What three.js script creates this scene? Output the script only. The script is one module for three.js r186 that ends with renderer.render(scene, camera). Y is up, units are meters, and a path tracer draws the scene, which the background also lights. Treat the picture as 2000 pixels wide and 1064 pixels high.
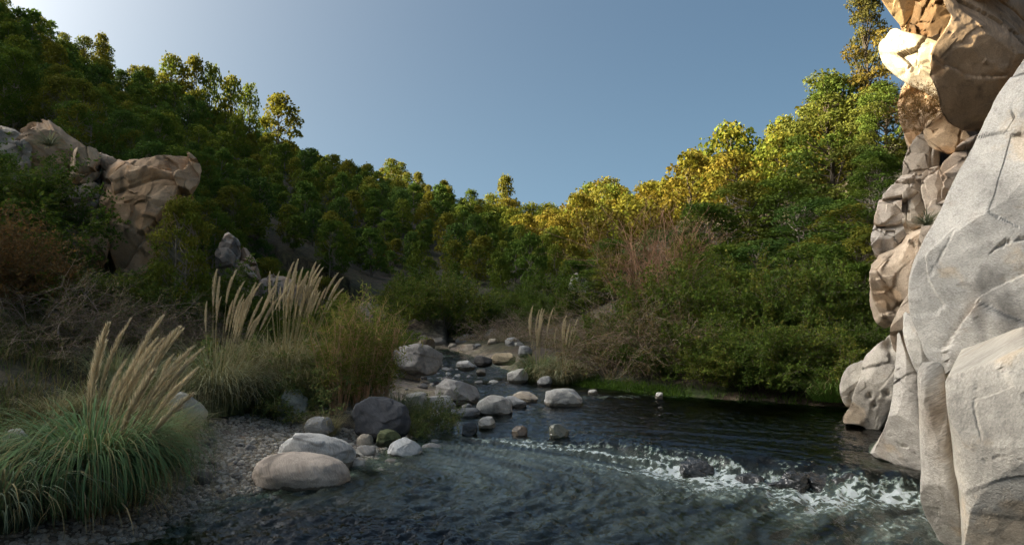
import * as THREE from 'three';
import { ImprovedNoise } from 'three/addons/math/ImprovedNoise.js';

// ---------------------------------------------------------------- camera, sky, sun, exposure
const scene = new THREE.Scene();
const F = 1334, EYE = new THREE.Vector3(0, 2.3, 0), PITCH = Math.atan(88 / F);      // photo is 2000 x 1064, horizon at y = 620
const camera = new THREE.PerspectiveCamera(2 * Math.atan(532 / F) * 180 / Math.PI, 2000 / 1064, 0.1, 1500);
camera.position.copy(EYE); camera.rotation.x = PITCH;
const renderer = new THREE.WebGLRenderer();
renderer.toneMapping = THREE.LinearToneMapping;
renderer.toneMappingExposure = 5.4;
renderer.shadowMap.enabled = true;
const SUN = new THREE.Vector3(-0.98, 0.44, -0.12).normalize();
const sun = new THREE.DirectionalLight(new THREE.Color(1.0, 0.83, 0.50), 4.0);
sun.position.copy(SUN).multiplyScalar(200); sun.target.position.set(0, 5, -40);
sun.position.add(sun.target.position);
sun.castShadow = true; sun.shadow.mapSize.set(4096, 4096); sun.shadow.radius = 1;
Object.assign(sun.shadow.camera, { left: -130, right: 130, top: 130, bottom: -130, near: 1, far: 500 });
scene.add(sun, sun.target);
{ // clear evening sky: deep blue overhead, paler to the horizon, a hazy white aureole round the low sun
  const W = 1024, H = 512, data = new Float32Array(W * H * 4), mix = (a, b, t) => a + (b - a) * t;
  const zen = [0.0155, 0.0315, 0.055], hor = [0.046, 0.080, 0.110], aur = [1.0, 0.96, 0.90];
  for (let r = 0; r < H; r++) {
    const up = ((r + 0.5) / H - 0.5) * Math.PI, y = Math.sin(up), el = Math.max(0, up) * 180 / Math.PI;
    const t = Math.exp(-Math.pow(el / 17, 1.6));
    for (let c = 0; c < W; c++) {
      const a = ((c + 0.5) / W - 0.5) * 2 * Math.PI, x = Math.cos(a) * Math.cos(up), z = Math.sin(a) * Math.cos(up);
      const ang = Math.acos(Math.min(1, x * SUN.x + y * SUN.y + z * SUN.z)) * 180 / Math.PI;
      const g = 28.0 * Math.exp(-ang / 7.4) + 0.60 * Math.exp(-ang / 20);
      const o = (r * W + c) * 4;
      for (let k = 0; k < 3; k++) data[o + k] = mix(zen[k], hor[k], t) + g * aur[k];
      data[o + 3] = 1;
    }
  }
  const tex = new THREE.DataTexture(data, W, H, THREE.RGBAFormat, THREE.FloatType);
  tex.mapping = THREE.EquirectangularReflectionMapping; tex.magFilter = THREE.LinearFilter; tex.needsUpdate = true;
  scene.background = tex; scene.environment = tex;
}

// ---------------------------------------------------------------- helpers
const V = (x, y, z) => new THREE.Vector3(x, y, z);
const { clamp, lerp } = THREE.MathUtils, sstep = (a, b, x) => { const t = clamp((x - a) / (b - a), 0, 1); return t * t * (3 - 2 * t); };
function rngOf(seed) { let s = seed >>> 0; return () => { s = (s + 0x6D2B79F5) | 0; let t = Math.imul(s ^ (s >>> 15), 1 | s); t = (t + Math.imul(t ^ (t >>> 7), 61 | t)) ^ t; return ((t ^ (t >>> 14)) >>> 0) / 4294967296; }; }
const PN = new ImprovedNoise(), noise = (x, y, z) => PN.noise(x + 100.3, y + 100.7, z + 100.1);
function fbm(x, y, z, o = 4) { let s = 0, a = 1, n = 0; for (let i = 0; i < o; i++) { s += a * noise(x, y, z); n += a; a *= 0.5; x *= 2.03; y *= 2.03; z *= 2.03; } return s / n; }
function ray(px, py) { return V((px - 1000) / F, (532 - py) / F, -1).applyAxisAngle(V(1, 0, 0), PITCH); }
function atDepth(px, py, d) { const r = ray(px, py); return EYE.clone().addScaledVector(r, d / -r.z); }
function onY(px, py, y) { const r = ray(px, py); return EYE.clone().addScaledVector(r, (y - EYE.y) / r.y); }
function project(p) { const q = p.clone().sub(EYE).applyAxisAngle(V(1, 0, 0), -PITCH); return [1000 + F * q.x / -q.z, 532 - F * q.y / -q.z, -p.z]; }
function table(pts) { return (x) => { if (x <= pts[0][0]) return pts[0][1]; for (let i = 1; i < pts.length; i++) if (x <= pts[i][0]) { const [a, b] = pts[i - 1], [c, d] = pts[i]; return b + (d - b) * (x - a) / (c - a); } return pts[pts.length - 1][1]; }; }
const used = {};
function numbered(n) { used[n] = (used[n] ?? -1) + 1; return used[n] ? n + '_' + String(used[n]).padStart(3, '0') : n; }
function tag(o, label, category, group) { o.userData.label = label; o.userData.category = category; if (group) o.userData.group = group; return o; }
function shadows(o) { o.castShadow = o.receiveShadow = true; return o; }
function mesh(name, g, m, parent = scene) { const o = shadows(new THREE.Mesh(g, m)); o.name = parent === scene ? numbered(name) : name; parent.add(o); return o; }
function group(name, p, turn = 0, s = 1) { const o = new THREE.Group(); o.name = numbered(name); o.position.copy(p); o.rotation.y = turn; o.scale.setScalar(s); scene.add(o); return o; }
function copyOf(proto, name, p, turn, sx, sy = sx) { const o = proto.clone(); o.name = numbered(name); o.position.copy(p); o.rotation.y = turn; o.scale.set(sx, sy, sx); scene.add(o); return o; }

class GB {                                        // collects triangles with colours into one geometry
  constructor() { this.p = []; this.c = []; this.i = []; this.u = []; }
  v(x, y, z, c, u = 0, w = 0) { this.p.push(x, y, z); this.c.push(c[0], c[1], c[2]); this.u.push(u, w); return this.p.length / 3 - 1; }
  tri(a, b, c) { this.i.push(a, b, c); }
  quad(a, b, c, d) { this.i.push(a, b, c, a, c, d); }
  tube(pts, rad, sides, col) {                    // tapered tube along points
    let prev = null, dir = V(0, 1, 0);
    for (let k = 0; k < pts.length; k++) {
      if (k < pts.length - 1) dir = pts[k + 1].clone().sub(pts[k]).normalize();
      const a = Math.abs(dir.y) > 0.9 ? V(1, 0, 0) : V(0, 1, 0), s = a.cross(dir).normalize(), t = dir.clone().cross(s), ring = [];
      for (let j = 0; j < sides; j++) { const q = j / sides * 2 * Math.PI, x = Math.cos(q) * rad[k], y = Math.sin(q) * rad[k]; ring.push(this.v(pts[k].x + s.x * x + t.x * y, pts[k].y + s.y * x + t.y * y, pts[k].z + s.z * x + t.z * y, col, j / sides, k)); }
      if (prev) for (let j = 0; j < sides; j++) this.quad(prev[j], prev[(j + 1) % sides], ring[(j + 1) % sides], ring[j]);
      prev = ring;
    }
  }
  leaf(p, dir, nor, len, wid, col) {              // a folded diamond
    const s = dir.clone().cross(nor).normalize().multiplyScalar(wid / 2), m = len * 0.45, k = wid * 0.16;
    const a = this.v(p.x, p.y, p.z, col), b = this.v(p.x + dir.x * m + s.x + nor.x * k, p.y + dir.y * m + s.y + nor.y * k, p.z + dir.z * m + s.z + nor.z * k, col);
    const c = this.v(p.x + dir.x * len, p.y + dir.y * len, p.z + dir.z * len, col), d = this.v(p.x + dir.x * m - s.x + nor.x * k, p.y + dir.y * m - s.y + nor.y * k, p.z + dir.z * m - s.z + nor.z * k, col);
    this.i.push(a, b, c, a, c, d);
  }
  ribbon(pts, wid, col, col2 = col) {             // a flat blade that narrows to its tip
    const n = pts.length - 1, side = V(pts[n].z - pts[0].z, 0, pts[0].x - pts[n].x); if (side.lengthSq() < 1e-6) side.set(1, 0, 0); side.normalize();
    let a0, b0;
    for (let k = 0; k <= n; k++) {
      const f = k / n, w = wid * 0.5 * Math.min(1, (1 - f) * 2.2 + 0.06), c = [0, 1, 2].map((q) => lerp(col[q], col2[q], f)), P = pts[k];
      const a = this.v(P.x + side.x * w, P.y, P.z + side.z * w, c), b = this.v(P.x - side.x * w, P.y, P.z - side.z * w, c);
      if (k) this.quad(a0, b0, b, a); a0 = a; b0 = b;
    }
  }
  build() {
    const g = new THREE.BufferGeometry();
    g.setAttribute('position', new THREE.Float32BufferAttribute(this.p, 3)); g.setAttribute('color', new THREE.Float32BufferAttribute(this.c, 3)); g.setAttribute('uv', new THREE.Float32BufferAttribute(this.u, 2));
    g.setIndex(this.i.length && this.p.length / 3 > 65535 ? new THREE.Uint32BufferAttribute(this.i, 1) : this.i); g.computeVertexNormals(); return g;
  }
}
const rndDir = (r) => { const z = r() * 2 - 1, a = r() * 6.2832, s = Math.sqrt(1 - z * z); return V(s * Math.cos(a), z, s * Math.sin(a)); };
const vary = (c, r, k = 0.25) => { const f = 1 + (r() - 0.5) * 2 * k, h = (r() - 0.5) * k * 0.6; return [c[0] * f * (1 + h), c[1] * f, c[2] * f * (1 - h)]; };

// ---------------------------------------------------------------- textures
function tileNoise(N, period, seed) {              // tileable value noise, smooth
  const r = rngOf(seed), L = new Float32Array(period * period).map(() => r()), out = new Float32Array(N * N);
  for (let y = 0; y < N; y++) { const fy = y / N * period, iy = Math.floor(fy), ty = fy - iy, sy = ty * ty * (3 - 2 * ty), y0 = (iy % period) * period, y1 = ((iy + 1) % period) * period;
    for (let x = 0; x < N; x++) { const fx = x / N * period, ix = Math.floor(fx), tx = fx - ix, sx = tx * tx * (3 - 2 * tx), x0 = ix % period, x1 = (ix + 1) % period;
      out[y * N + x] = lerp(lerp(L[y0 + x0], L[y0 + x1], sx), lerp(L[y1 + x0], L[y1 + x1], sx), sy); } }
  return out;
}
function tileFbm(N, base, oct, seed, gain = 0.5) { const o = new Float32Array(N * N); let a = 1, s = 0; for (let k = 0; k < oct && base << k <= N; k++) { const t = tileNoise(N, base << k, seed + k * 17); for (let i = 0; i < o.length; i++) o[i] += a * t[i]; s += a; a *= gain; } for (let i = 0; i < o.length; i++) o[i] /= s; return o; }
function texOf(N, fn, srgb, M = N) {
  const d = new Uint8Array(N * M * 4);
  for (let i = 0; i < N * M; i++) { const c = fn(i); d[i * 4] = clamp(c[0], 0, 1) * 255; d[i * 4 + 1] = clamp(c[1], 0, 1) * 255; d[i * 4 + 2] = clamp(c[2], 0, 1) * 255; d[i * 4 + 3] = 255; }
  const t = new THREE.DataTexture(d, N, M); t.wrapS = t.wrapT = THREE.RepeatWrapping; t.magFilter = THREE.LinearFilter; t.minFilter = THREE.LinearMipmapLinearFilter; if (srgb) t.colorSpace = THREE.SRGBColorSpace; t.needsUpdate = true; return t;
}
const N1 = 1024, rf1 = tileFbm(N1, 4, 8, 11, 0.55), rf2 = tileFbm(N1, 3, 6, 51, 0.6), rf3 = tileFbm(N1, 128, 3, 91, 0.8), rf4 = tileFbm(N1, 16, 5, 131, 0.7);
const rockMap = texOf(N1, (i) => {                // pale granite: grain, mottling, lichen spots and mineral streaks
  const grain = (rf3[i] - 0.5) * 0.34, mott = (rf1[i] - 0.5) * 0.75, warm = sstep(0.5, 0.66, rf2[i]), dark = sstep(0.60, 0.72, rf4[i]) * 0.22;
  const b = 0.86 + grain * 0.8 + mott * 0.45 - dark * 0.4; return [b + warm * 0.03, b - warm * 0.015, b - warm * 0.07];
}, true);
const rockBump = texOf(N1, (i) => { const h = rf1[i] * 0.55 + rf4[i] * 0.3 + rf3[i] * 0.15; return [h, h, h]; }, false);
const soilMap = texOf(N1, (i) => { const b = 0.72 + (rf4[i] - 0.5) * 0.9 + (rf3[i] - 0.5) * 0.5; return [b, b * (0.97 + (rf1[i] - 0.5) * 0.15), b * (0.93 + (rf2[i] - 0.5) * 0.2)]; }, true);
const rockMat = (o = {}) => new THREE.MeshStandardMaterial({ map: rockMap, bumpMap: rockBump, bumpScale: 0.03, roughness: 0.92, vertexColors: true, ...o });
const M = {
  rock: rockMat(), wet: rockMat({ roughness: 0.22, bumpScale: 0.02 }),
  soil: new THREE.MeshStandardMaterial({ map: soilMap, bumpMap: rockBump, bumpScale: 0.05, roughness: 1, vertexColors: true }),
  leaf: new THREE.MeshPhysicalMaterial({ vertexColors: true, roughness: 0.85, transmission: 0.4, thickness: 0, side: THREE.DoubleSide, specularIntensity: 0.1 }),
  bark: new THREE.MeshStandardMaterial({ vertexColors: true, roughness: 0.95 }),
  straw: new THREE.MeshPhysicalMaterial({ vertexColors: true, roughness: 0.95, transmission: 0.35, thickness: 0, side: THREE.DoubleSide, specularIntensity: 0.15 }),
};

// ---------------------------------------------------------------- the lie of the land
const shoreL = table([[-60, -12], [-34, -8.2], [-31, -6.6], [-27, -5], [-24, -3.6], [-21, -2.4], [-17.8, -1.5], [-14.8, -1.4], [-12, -1.7], [-10.2, -2.5], [-9.3, -3.1], [-8.4, -3.7], [-6.9, -3.6], [0, -3.4], [60, -8]]);
const shoreR = table([[-60, -6], [-34, -3.2], [-31, -2], [-25.5, -0.2], [-22, 1.0], [-19.5, 2.3], [-17.5, 4.1], [-16.2, 6.1], [-15, 7.6], [-13.7, 7.6], [-10.8, 7.2], [-6.9, 5.6], [0, 5.2], [60, 9]]);
const weir = [[-1.4, -12.4], [0.2, -12.1], [1.1, -11.6], [2.2, -10.8], [3.3, -10.0], [4.6, -9.1], [7, -7.6]];
function weirS(x, z) {                             // metres upstream of the weir crest
  let best = 1e9, s = 0;
  for (let i = 1; i < weir.length; i++) { const [ax, az] = weir[i - 1], [bx, bz] = weir[i], dx = bx - ax, dz = bz - az, t = clamp(((x - ax) * dx + (z - az) * dz) / (dx * dx + dz * dz), 0, 1), ex = x - ax - dx * t, ez = z - az - dz * t, d = Math.hypot(ex, ez); if (d < best) { best = d; s = (dx * ez - dz * ex) < 0 ? d : -d; } }
  return s;
}
function waterLevel(x, z) {
  const s = weirS(x, z), k = sstep(0.2, 2.2, x);
  const sharp = sstep(-0.55, 0.12, s), soft = sstep(-2.5, 2.5, s);
  return 0.3 * lerp(soft, sharp, k) + 0.035 * Math.max(0, -z - 22) * sstep(-22, -30, z);
}
const deg = 180 / Math.PI;
const cols = [                                    // bearing in degrees: [distance, height] of the ground
  [-180, [[6, -0.3], [12, 0.4], [60, 3], [120, 8], [260, 8]]],
  [-135, [[6, 0.6], [15, 1.5], [40, 9], [90, 26], [260, 16]]],
  [-100, [[6, 0.8], [15, 1.6], [25, 6], [45, 21], [72, 44.5], [110, 43], [260, 20]]],
  [-75, [[6, 0.7], [14, 1.6], [24, 6], [45, 21], [74, 42.2], [105, 41], [260, 20]]],
  [-60, [[6, 0.6], [14, 1.6], [24, 6], [45, 20], [80, 48], [110, 45], [260, 20]]],
  [-48, [[6, 0.4], [14, 1.5], [24, 5], [32, 9.5], [48, 17], [92, 46], [118, 43], [260, 20]]],
  [-37, [[6, 0.3], [13, 1.3], [20, 2.6], [26, 5.5], [33, 9.5], [50, 15.5], [104, 37.6], [125, 35], [260, 20]]],
  [-30, [[6, 0.2], [13, 1.2], [20, 2.2], [26, 4.2], [34, 8.0], [52, 13.6], [113, 35.0], [135, 33], [260, 20]]],
  [-20, [[6, 0], [13, 0.9], [22, 1.6], [28, 2.6], [38, 4.5], [60, 10.8], [120, 30.2], [140, 28], [260, 18]]],
  [-11, [[14, 0.9], [24, 1.2], [32, 1.6], [42, 3.2], [60, 7.4], [118, 24.4], [140, 23], [260, 12]]],
  [0, [[20, 0.3], [30, 0.8], [36, 1.4], [45, 2.4], [60, 6.2], [90, 11.4], [122, 17.2], [150, 15], [260, 8]]],
  [5, [[22, 0.5], [28, 1.2], [36, 2.2], [48, 3.4], [70, 8.4], [95, 13.8], [130, 13], [260, 8]]],
  [9, [[19, 0.4], [24, 1.5], [32, 2.8], [45, 4.6], [70, 9.6], [88, 13.8], [120, 12], [260, 8]]],
  [16, [[17.5, 0.4], [21, 1.4], [28, 3.4], [42, 7.6], [62, 11.6], [72, 13.6], [100, 13], [260, 8]]],
  [24, [[17, 0.4], [20, 1.2], [26, 3.2], [36, 6.4], [52, 12], [66, 15.4], [100, 15], [260, 8]]],
  [30, [[16.6, 0.3], [19, 1.2], [23, 3.6], [32, 8.4], [50, 14.2], [70, 16], [260, 10]]],
  [38, [[9, -1], [13.5, 3.0], [18, 6.0], [30, 11], [60, 17], [260, 12]]],
  [60, [[7.5, -1], [11, 4], [16, 7], [30, 12], [60, 18], [260, 12]]],
  [100, [[6.5, -1], [10, 3], [16, 7], [30, 12], [60, 16], [260, 12]]],
  [140, [[6, -0.6], [14, 2], [30, 6], [80, 12], [260, 12]]],
  [180, [[6, -0.3], [12, 0.4], [60, 3], [120, 8], [260, 8]]],
].map(([a, k]) => [a, table(k)]);
function landBase(x, z) {
  const th = Math.atan2(x, -z) * deg, r = Math.hypot(x, z);
  let i = 1; while (i < cols.length - 1 && th > cols[i][0]) i++;
  const [a, fa] = cols[i - 1], [b, fb] = cols[i]; let t = clamp((th - a) / (b - a), 0, 1);
  return lerp(fa(r), fb(r), t * t * (3 - 2 * t) * 0.5 + t * 0.5);
}
function land(x, z) {
  let h = landBase(x, z); const r = Math.hypot(x, z);
  h += fbm(x * 0.045, 3.1, z * 0.045, 4) * clamp((r - 25) / 30, 0, 1) * 2.4;
  if (z < 30 && z > -44) {
    const dl = shoreL(z) - x, dr = x - shoreR(z), W = waterLevel(clamp(x, -8, 8), z), end = sstep(-33, -38, z);
    if (dl > 0) { const bank = W + 0.02 + 0.16 * Math.min(dl, 3) + 0.06 * Math.max(0, dl - 3) + 0.05 * fbm(x * 0.9, 1, z * 0.9, 3); h = lerp(bank, Math.max(h, bank * 0.6), sstep(2.5, 9, dl)); }
    else if (dr > 0) { const bank = W + 0.03 + 0.22 * Math.min(dr, 2) + 0.05 * fbm(x * 0.9, 1, z * 0.9, 3); h = lerp(bank, Math.max(h, bank), sstep(0.6, 3, dr)); }
    else { const e = Math.min(-dl, -dr), dep = Math.min(0.16 * -dl, 0.5 * -dr, 0.30 + 0.5 * sstep(2, 5, x) * sstep(-8.5, -13, z)); h = lerp(W - dep - 0.01 + 0.04 * fbm(x * 1.7, 2, z * 1.7, 3), h, end * 0.9); }
  }
  return h;
}
const ground = (x, z) => V(x, land(x, z), z);

// ---------------------------------------------------------------- terrain sheet
{
  const th = []; for (let a = -180; a < -48; a += 2.2) th.push(a); for (let a = -48; a < 46; a += 0.26) th.push(a); for (let a = 46; a <= 180.1; a += 2.2) th.push(Math.min(a, 180));
  if (th[th.length - 1] < 180) th.push(180);
  const rr = [0.02]; for (let r = 1.2; r < 300; r *= 1 + (r < 5 ? 0.08 : r < 40 ? 0.0125 : 0.03)) rr.push(r); rr.push(900);
  const b = new GB();
  const cGrav = [0.34, 0.29, 0.225], cSoil = [0.085, 0.062, 0.04], cGrass = [0.075, 0.075, 0.032], cDry = [0.15, 0.115, 0.055], cBed = [0.10, 0.08, 0.04], cDeep = [0.028, 0.045, 0.03], cMoss = [0.06, 0.12, 0.015];
  const mixc = (a, c, t) => [lerp(a[0], c[0], t), lerp(a[1], c[1], t), lerp(a[2], c[2], t)];
  for (const r of rr) for (const a of th) {
    const x = r * Math.sin(a / deg), z = -r * Math.cos(a / deg), y = land(x, z);
    const n1 = fbm(x * 0.16, 7, z * 0.16, 4), n2 = fbm(x * 0.9, 9, z * 0.9, 3), dl = shoreL(z) - x, dr = x - shoreR(z);
    let c = mixc(cSoil, cGrass, sstep(-0.25, 0.2, n1 + n2 * 0.5)); c = mixc(c, cDry, sstep(0.05, 0.35, fbm(x * 0.07, 17, z * 0.07, 3) + n2 * 0.2) * 0.8);
    if (z < 20 && z > -42) {
      if (dl > 0) c = mixc(cGrav, c, sstep(2.2, 4.6, dl + n1 * 3 + n2 * 1.5));
      else if (dr > 0) c = mixc(z > -17 ? cSoil : z > -25 ? cMoss : cGrav, c, sstep(0.1, 1.6, dr + n2));
      else { c = mixc(cGrav, cBed, sstep(-0.45, 0.15, n2 + n1 * 0.6) * 0.85); if (z < -32) c = mixc(c, cGrav, sstep(-32, -36, z)); }
    }
    b.v(x, y, z, c, x / 2.2, z / 2.2);
  }
  const n = th.length; for (let i = 1; i < rr.length; i++) for (let j = 1; j < n; j++) b.quad(i * n + j - 1 - n, i * n + j - n, i * n + j, i * n + j - 1);
  const o = mesh('ground', b.build(), M.soil); o.userData.kind = 'structure';
}

// ---------------------------------------------------------------- river
{
  // the foam: matter carried on the water, laid out in metres on the river
  const X0 = -7, X1 = 8, Z0 = -38, Z1 = -3.5, TW = 1024, TH = 2048;
  const flow = (x, z) => { const k = sstep(-16, -8.5, z); return [lerp(0.1, -0.72, k), lerp(1, 0.7, k)]; };
  const foamAt = (x, z) => {
    const s = weirS(x, z), [fx, fz] = flow(x, z), al = (x * fx + z * fz), ac = (-x * fz + z * fx);
    const st = fbm(al * 0.8, ac * 2.6, 5, 3), fi = fbm(x * 17, z * 17, 2, 3), w1 = fbm(x * 1.3, z * 1.3, 11, 2) * 0.35, la = 1 - Math.abs(fbm(al * 1.9 + w1, ac * 3.4 - w1, 9, 4)) * 2.6, lb = 1 - Math.abs(fbm(x * 7.5 + w1, z * 7.5, 19, 3)) * 2.4;
    const pulse = 0.65 + 0.9 * noise(x * 1.1, z * 1.1, 31);
    let D = sstep(1.0, 2.4, x) * Math.exp(-Math.pow((s + 0.7) / 0.34, 2)) * 0.55 * pulse + sstep(0.4, 2.6, x) * sstep(-3.4, -0.7, s) * sstep(-0.1, -0.6, s) * 0.20 * pulse;
    D += Math.exp(-Math.pow((s + 0.3) / 0.35, 2)) * sstep(-1.4, 0.4, x) * 0.22 + 0.07 * sstep(-5, -1, s) * sstep(0.2, -0.4, s) + 0.11 * sstep(-22, -28, z) + 0.16 * Math.exp(-Math.pow((x - 2.6) / 1.5, 2) - Math.pow((z + 17.3) / 0.7, 2)) + 0.07 * Math.exp(-Math.pow((x + 0.6) / 1.4, 2) - Math.pow((z + 13.5) / 1.6, 2));
    return [clamp(D, 0, 0.9), la * 0.40 + lb * 0.42 + fi * 0.5 + st * 0.35, st, s];
  };
  const rank = []; for (let k = 0; k < 6000; k++) rank.push(foamAt(-2 + (k * 0.61803) % 7, -14 + (k * 0.41421) % 8)[1]); rank.sort((a, c) => a - c);
  const cdf = (v) => { let a = 0, c = 5999; while (a < c) { const m = (a + c) >> 1; if (rank[m] < v) a = m + 1; else c = m; } return a / 6000; };
  const fo = new Float32Array(TW * TH);
  for (let j = 0; j < TH; j++) for (let i = 0; i < TW; i++) { const [D, T, st, s] = foamAt(lerp(X0, X1, i / TW), lerp(Z0, Z1, j / TH)); fo[j * TW + i] = D < 0.004 ? 0 : clamp(sstep(1 - D * 1.35, 1.45 - D * 0.75, cdf(T)) * 1.1 + Math.max(0, 0.08 + 0.2 * st) * sstep(-6, -0.5, s) * sstep(0.1, -0.6, s), 0, 1); }
  const ripN = tileFbm(512, 10, 4, 777, 0.6), one = (f) => texOf(TW, f, false, TH);
  const clampT = (t) => { t.wrapS = t.wrapT = THREE.ClampToEdgeWrapping; return t; };
  const col = clampT(texOf(TW, (i) => { const f = fo[i]; const k = sstep(0.25, 0.8, f); return [lerp(0.84, 0.80, k), lerp(0.92, 0.83, k), lerp(0.84, 0.83, k)]; }, true, TH));
  const tr = clampT(one((i) => { const f = 1 - fo[i] * 0.66; return [f, f, f]; })), ro = clampT(one((i) => { const f = 0.03 + sstep(0.25, 0.9, fo[i]) * 0.5; return [f, f, f]; }));
  const rip = texOf(512, (i) => { const h = ripN[i]; return [h, h, h]; }, false); rip.repeat.set(12, 27.6);
  const wm = new THREE.MeshPhysicalMaterial({ map: col, transmission: 1, transmissionMap: tr, roughness: 1, roughnessMap: ro, thickness: 1, attenuationColor: new THREE.Color(0.16, 0.27, 0.17), attenuationDistance: 0.3, ior: 1.33, side: THREE.DoubleSide, bumpMap: rip, bumpScale: 0.03 });
  const b = new GB(), zs = []; for (let z = 4; z > -38.5;) { zs.push(z); z -= z > -5.5 ? 0.12 : 0.014 + 0.00042 * z * z; }
  const NX = 380, white = [1, 1, 1];
  const rid = (v) => 1 - Math.abs(v) * 2;
  const wave = (x, z) => {
    const s = weirS(x, z), [fx, fz] = flow(x, z), al = x * fx + z * fz, ac = -x * fz + z * fx;
    const low = sstep(0.4, -0.6, s), rough = lerp(0.5, 1, low) * lerp(1, 1.2, sstep(-16, -24, z));
    let h = 0.05 * rough * rid(fbm(al * 0.9, ac * 2.3, 1, 2)) + 0.05 * rough * rid(fbm(al * 2.2, ac * 5.2, 4, 2)) + 0.018 * rough * fbm(x * 12, z * 12, 5, 2) + 0.02 * noise(al * 0.5, ac * 1.2, 8);
    const step = sstep(1.0, 2.2, x) * Math.exp(-Math.pow((s + 0.5) / 0.6, 2));
    h += step * (0.07 * fbm(x * 2.6, z * 2.6, 6, 3) + 0.018 * noise(x * 7, z * 7, 2));
    h += 0.05 * sstep(-1, 0.6, x) * Math.exp(-Math.pow((s + 0.1) / 0.35, 2)) * fbm(x * 2.1, z * 2.1, 3, 2) * 2;
    return h - 0.02;
  };
  for (const z of zs) { const a = shoreL(z) - 1.2, c = Math.min(shoreR(z) + 1.2, 8.5); for (let i = 0; i <= NX; i++) { const x = lerp(a, c, i / NX); b.v(x, waterLevel(x, z) + wave(x, z), z, white, (x - X0) / (X1 - X0), (z - Z0) / (Z1 - Z0)); } }
  for (let j = 1; j < zs.length; j++) for (let i = 1; i <= NX; i++) { const k = j * (NX + 1) + i; b.quad(k - 1, k - NX - 2, k - NX - 1, k); }
  const o = mesh('river_water', b.build(), wm); o.userData.kind = 'structure';
}

// ---------------------------------------------------------------- rocks
const stainMix = (base, p, seed, o = {}) => {      // mineral stains and weathering in the stone
  const a = fbm(p.x * 0.9 + seed, p.y * 0.5, p.z * 0.9, 4), c = fbm(p.x * 2.3, p.y * 0.7 + seed, p.z * 2.3, 4), d = fbm(p.x * 0.6, p.y * 2.2, p.z * 0.6 + seed, 3);
  const rust = sstep(0.02, 0.34, a + (o.rust ?? -0.12)), dark = sstep(0.08, 0.34, c + (o.dark ?? -0.08)), pale = sstep(0.1, 0.35, d);
  let [r, g, b] = base; r = lerp(r, 0.36, rust * 0.8); g = lerp(g, 0.215, rust * 0.8); b = lerp(b, 0.10, rust * 0.8);
  const k = 1 - dark * 0.5 + pale * 0.14; return [r * k, g * k, b * k];
};
const hash3 = (i, j, k, s) => { let h = Math.imul(i, 374761393) ^ Math.imul(j, 668265263) ^ Math.imul(k, 2147483647 ^ 1274126177) ^ Math.imul(s + 7, 1013904223); h = Math.imul(h ^ (h >>> 13), 1274126177); return ((h ^ (h >>> 16)) >>> 0) / 4294967296; };
function facet(x, y, z, seed) {                   // broken planes: [height of the local plane, distance to the nearest joint]
  const I = Math.floor(x), J = Math.floor(y), K = Math.floor(z); let a = 1e9, b = 1e9, hh = 0;
  for (let i = I - 1; i <= I + 1; i++) for (let j = J - 1; j <= J + 1; j++) for (let k = K - 1; k <= K + 1; k++) {
    const r1 = hash3(i, j, k, seed), r2 = hash3(i, j, k, seed + 31), r3 = hash3(i, j, k, seed + 57), dx = x - i - r1, dy = y - j - r2, dz = z - k - r3, d = dx * dx + dy * dy + dz * dz;
    if (d < a) { b = a; a = d; hh = (dx * (r2 - 0.5) + dy * (r3 - 0.5) + dz * (r1 - 0.5)) * 1.6 + (hash3(i, j, k, seed + 91) - 0.5) * 0.8; } else if (d < b) b = d;
  }
  return [hh, Math.sqrt(b) - Math.sqrt(a)];
}
function chaikin(p, n) { for (; n > 0; n--) { const q = []; for (let i = 0; i < p.length; i++) { const a = p[i], c = p[(i + 1) % p.length]; q.push([a[0] * 0.8 + c[0] * 0.2, a[1] * 0.8 + c[1] * 0.2], [a[0] * 0.2 + c[0] * 0.8, a[1] * 0.2 + c[1] * 0.8]); } p = q; } return p; }
function resample(p, n) { const L = [0]; for (let i = 0; i < p.length; i++) { const a = p[i], c = p[(i + 1) % p.length]; L.push(L[i] + Math.hypot(c[0] - a[0], c[1] - a[1])); } const out = []; let k = 0; for (let i = 0; i < n; i++) { const s = L[p.length] * i / n; while (L[k + 1] < s) k++; const t = (s - L[k]) / (L[k + 1] - L[k] || 1), a = p[k], c = p[(k + 1) % p.length]; out.push([lerp(a[0], c[0], t), lerp(a[1], c[1], t)]); } return out; }
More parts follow.
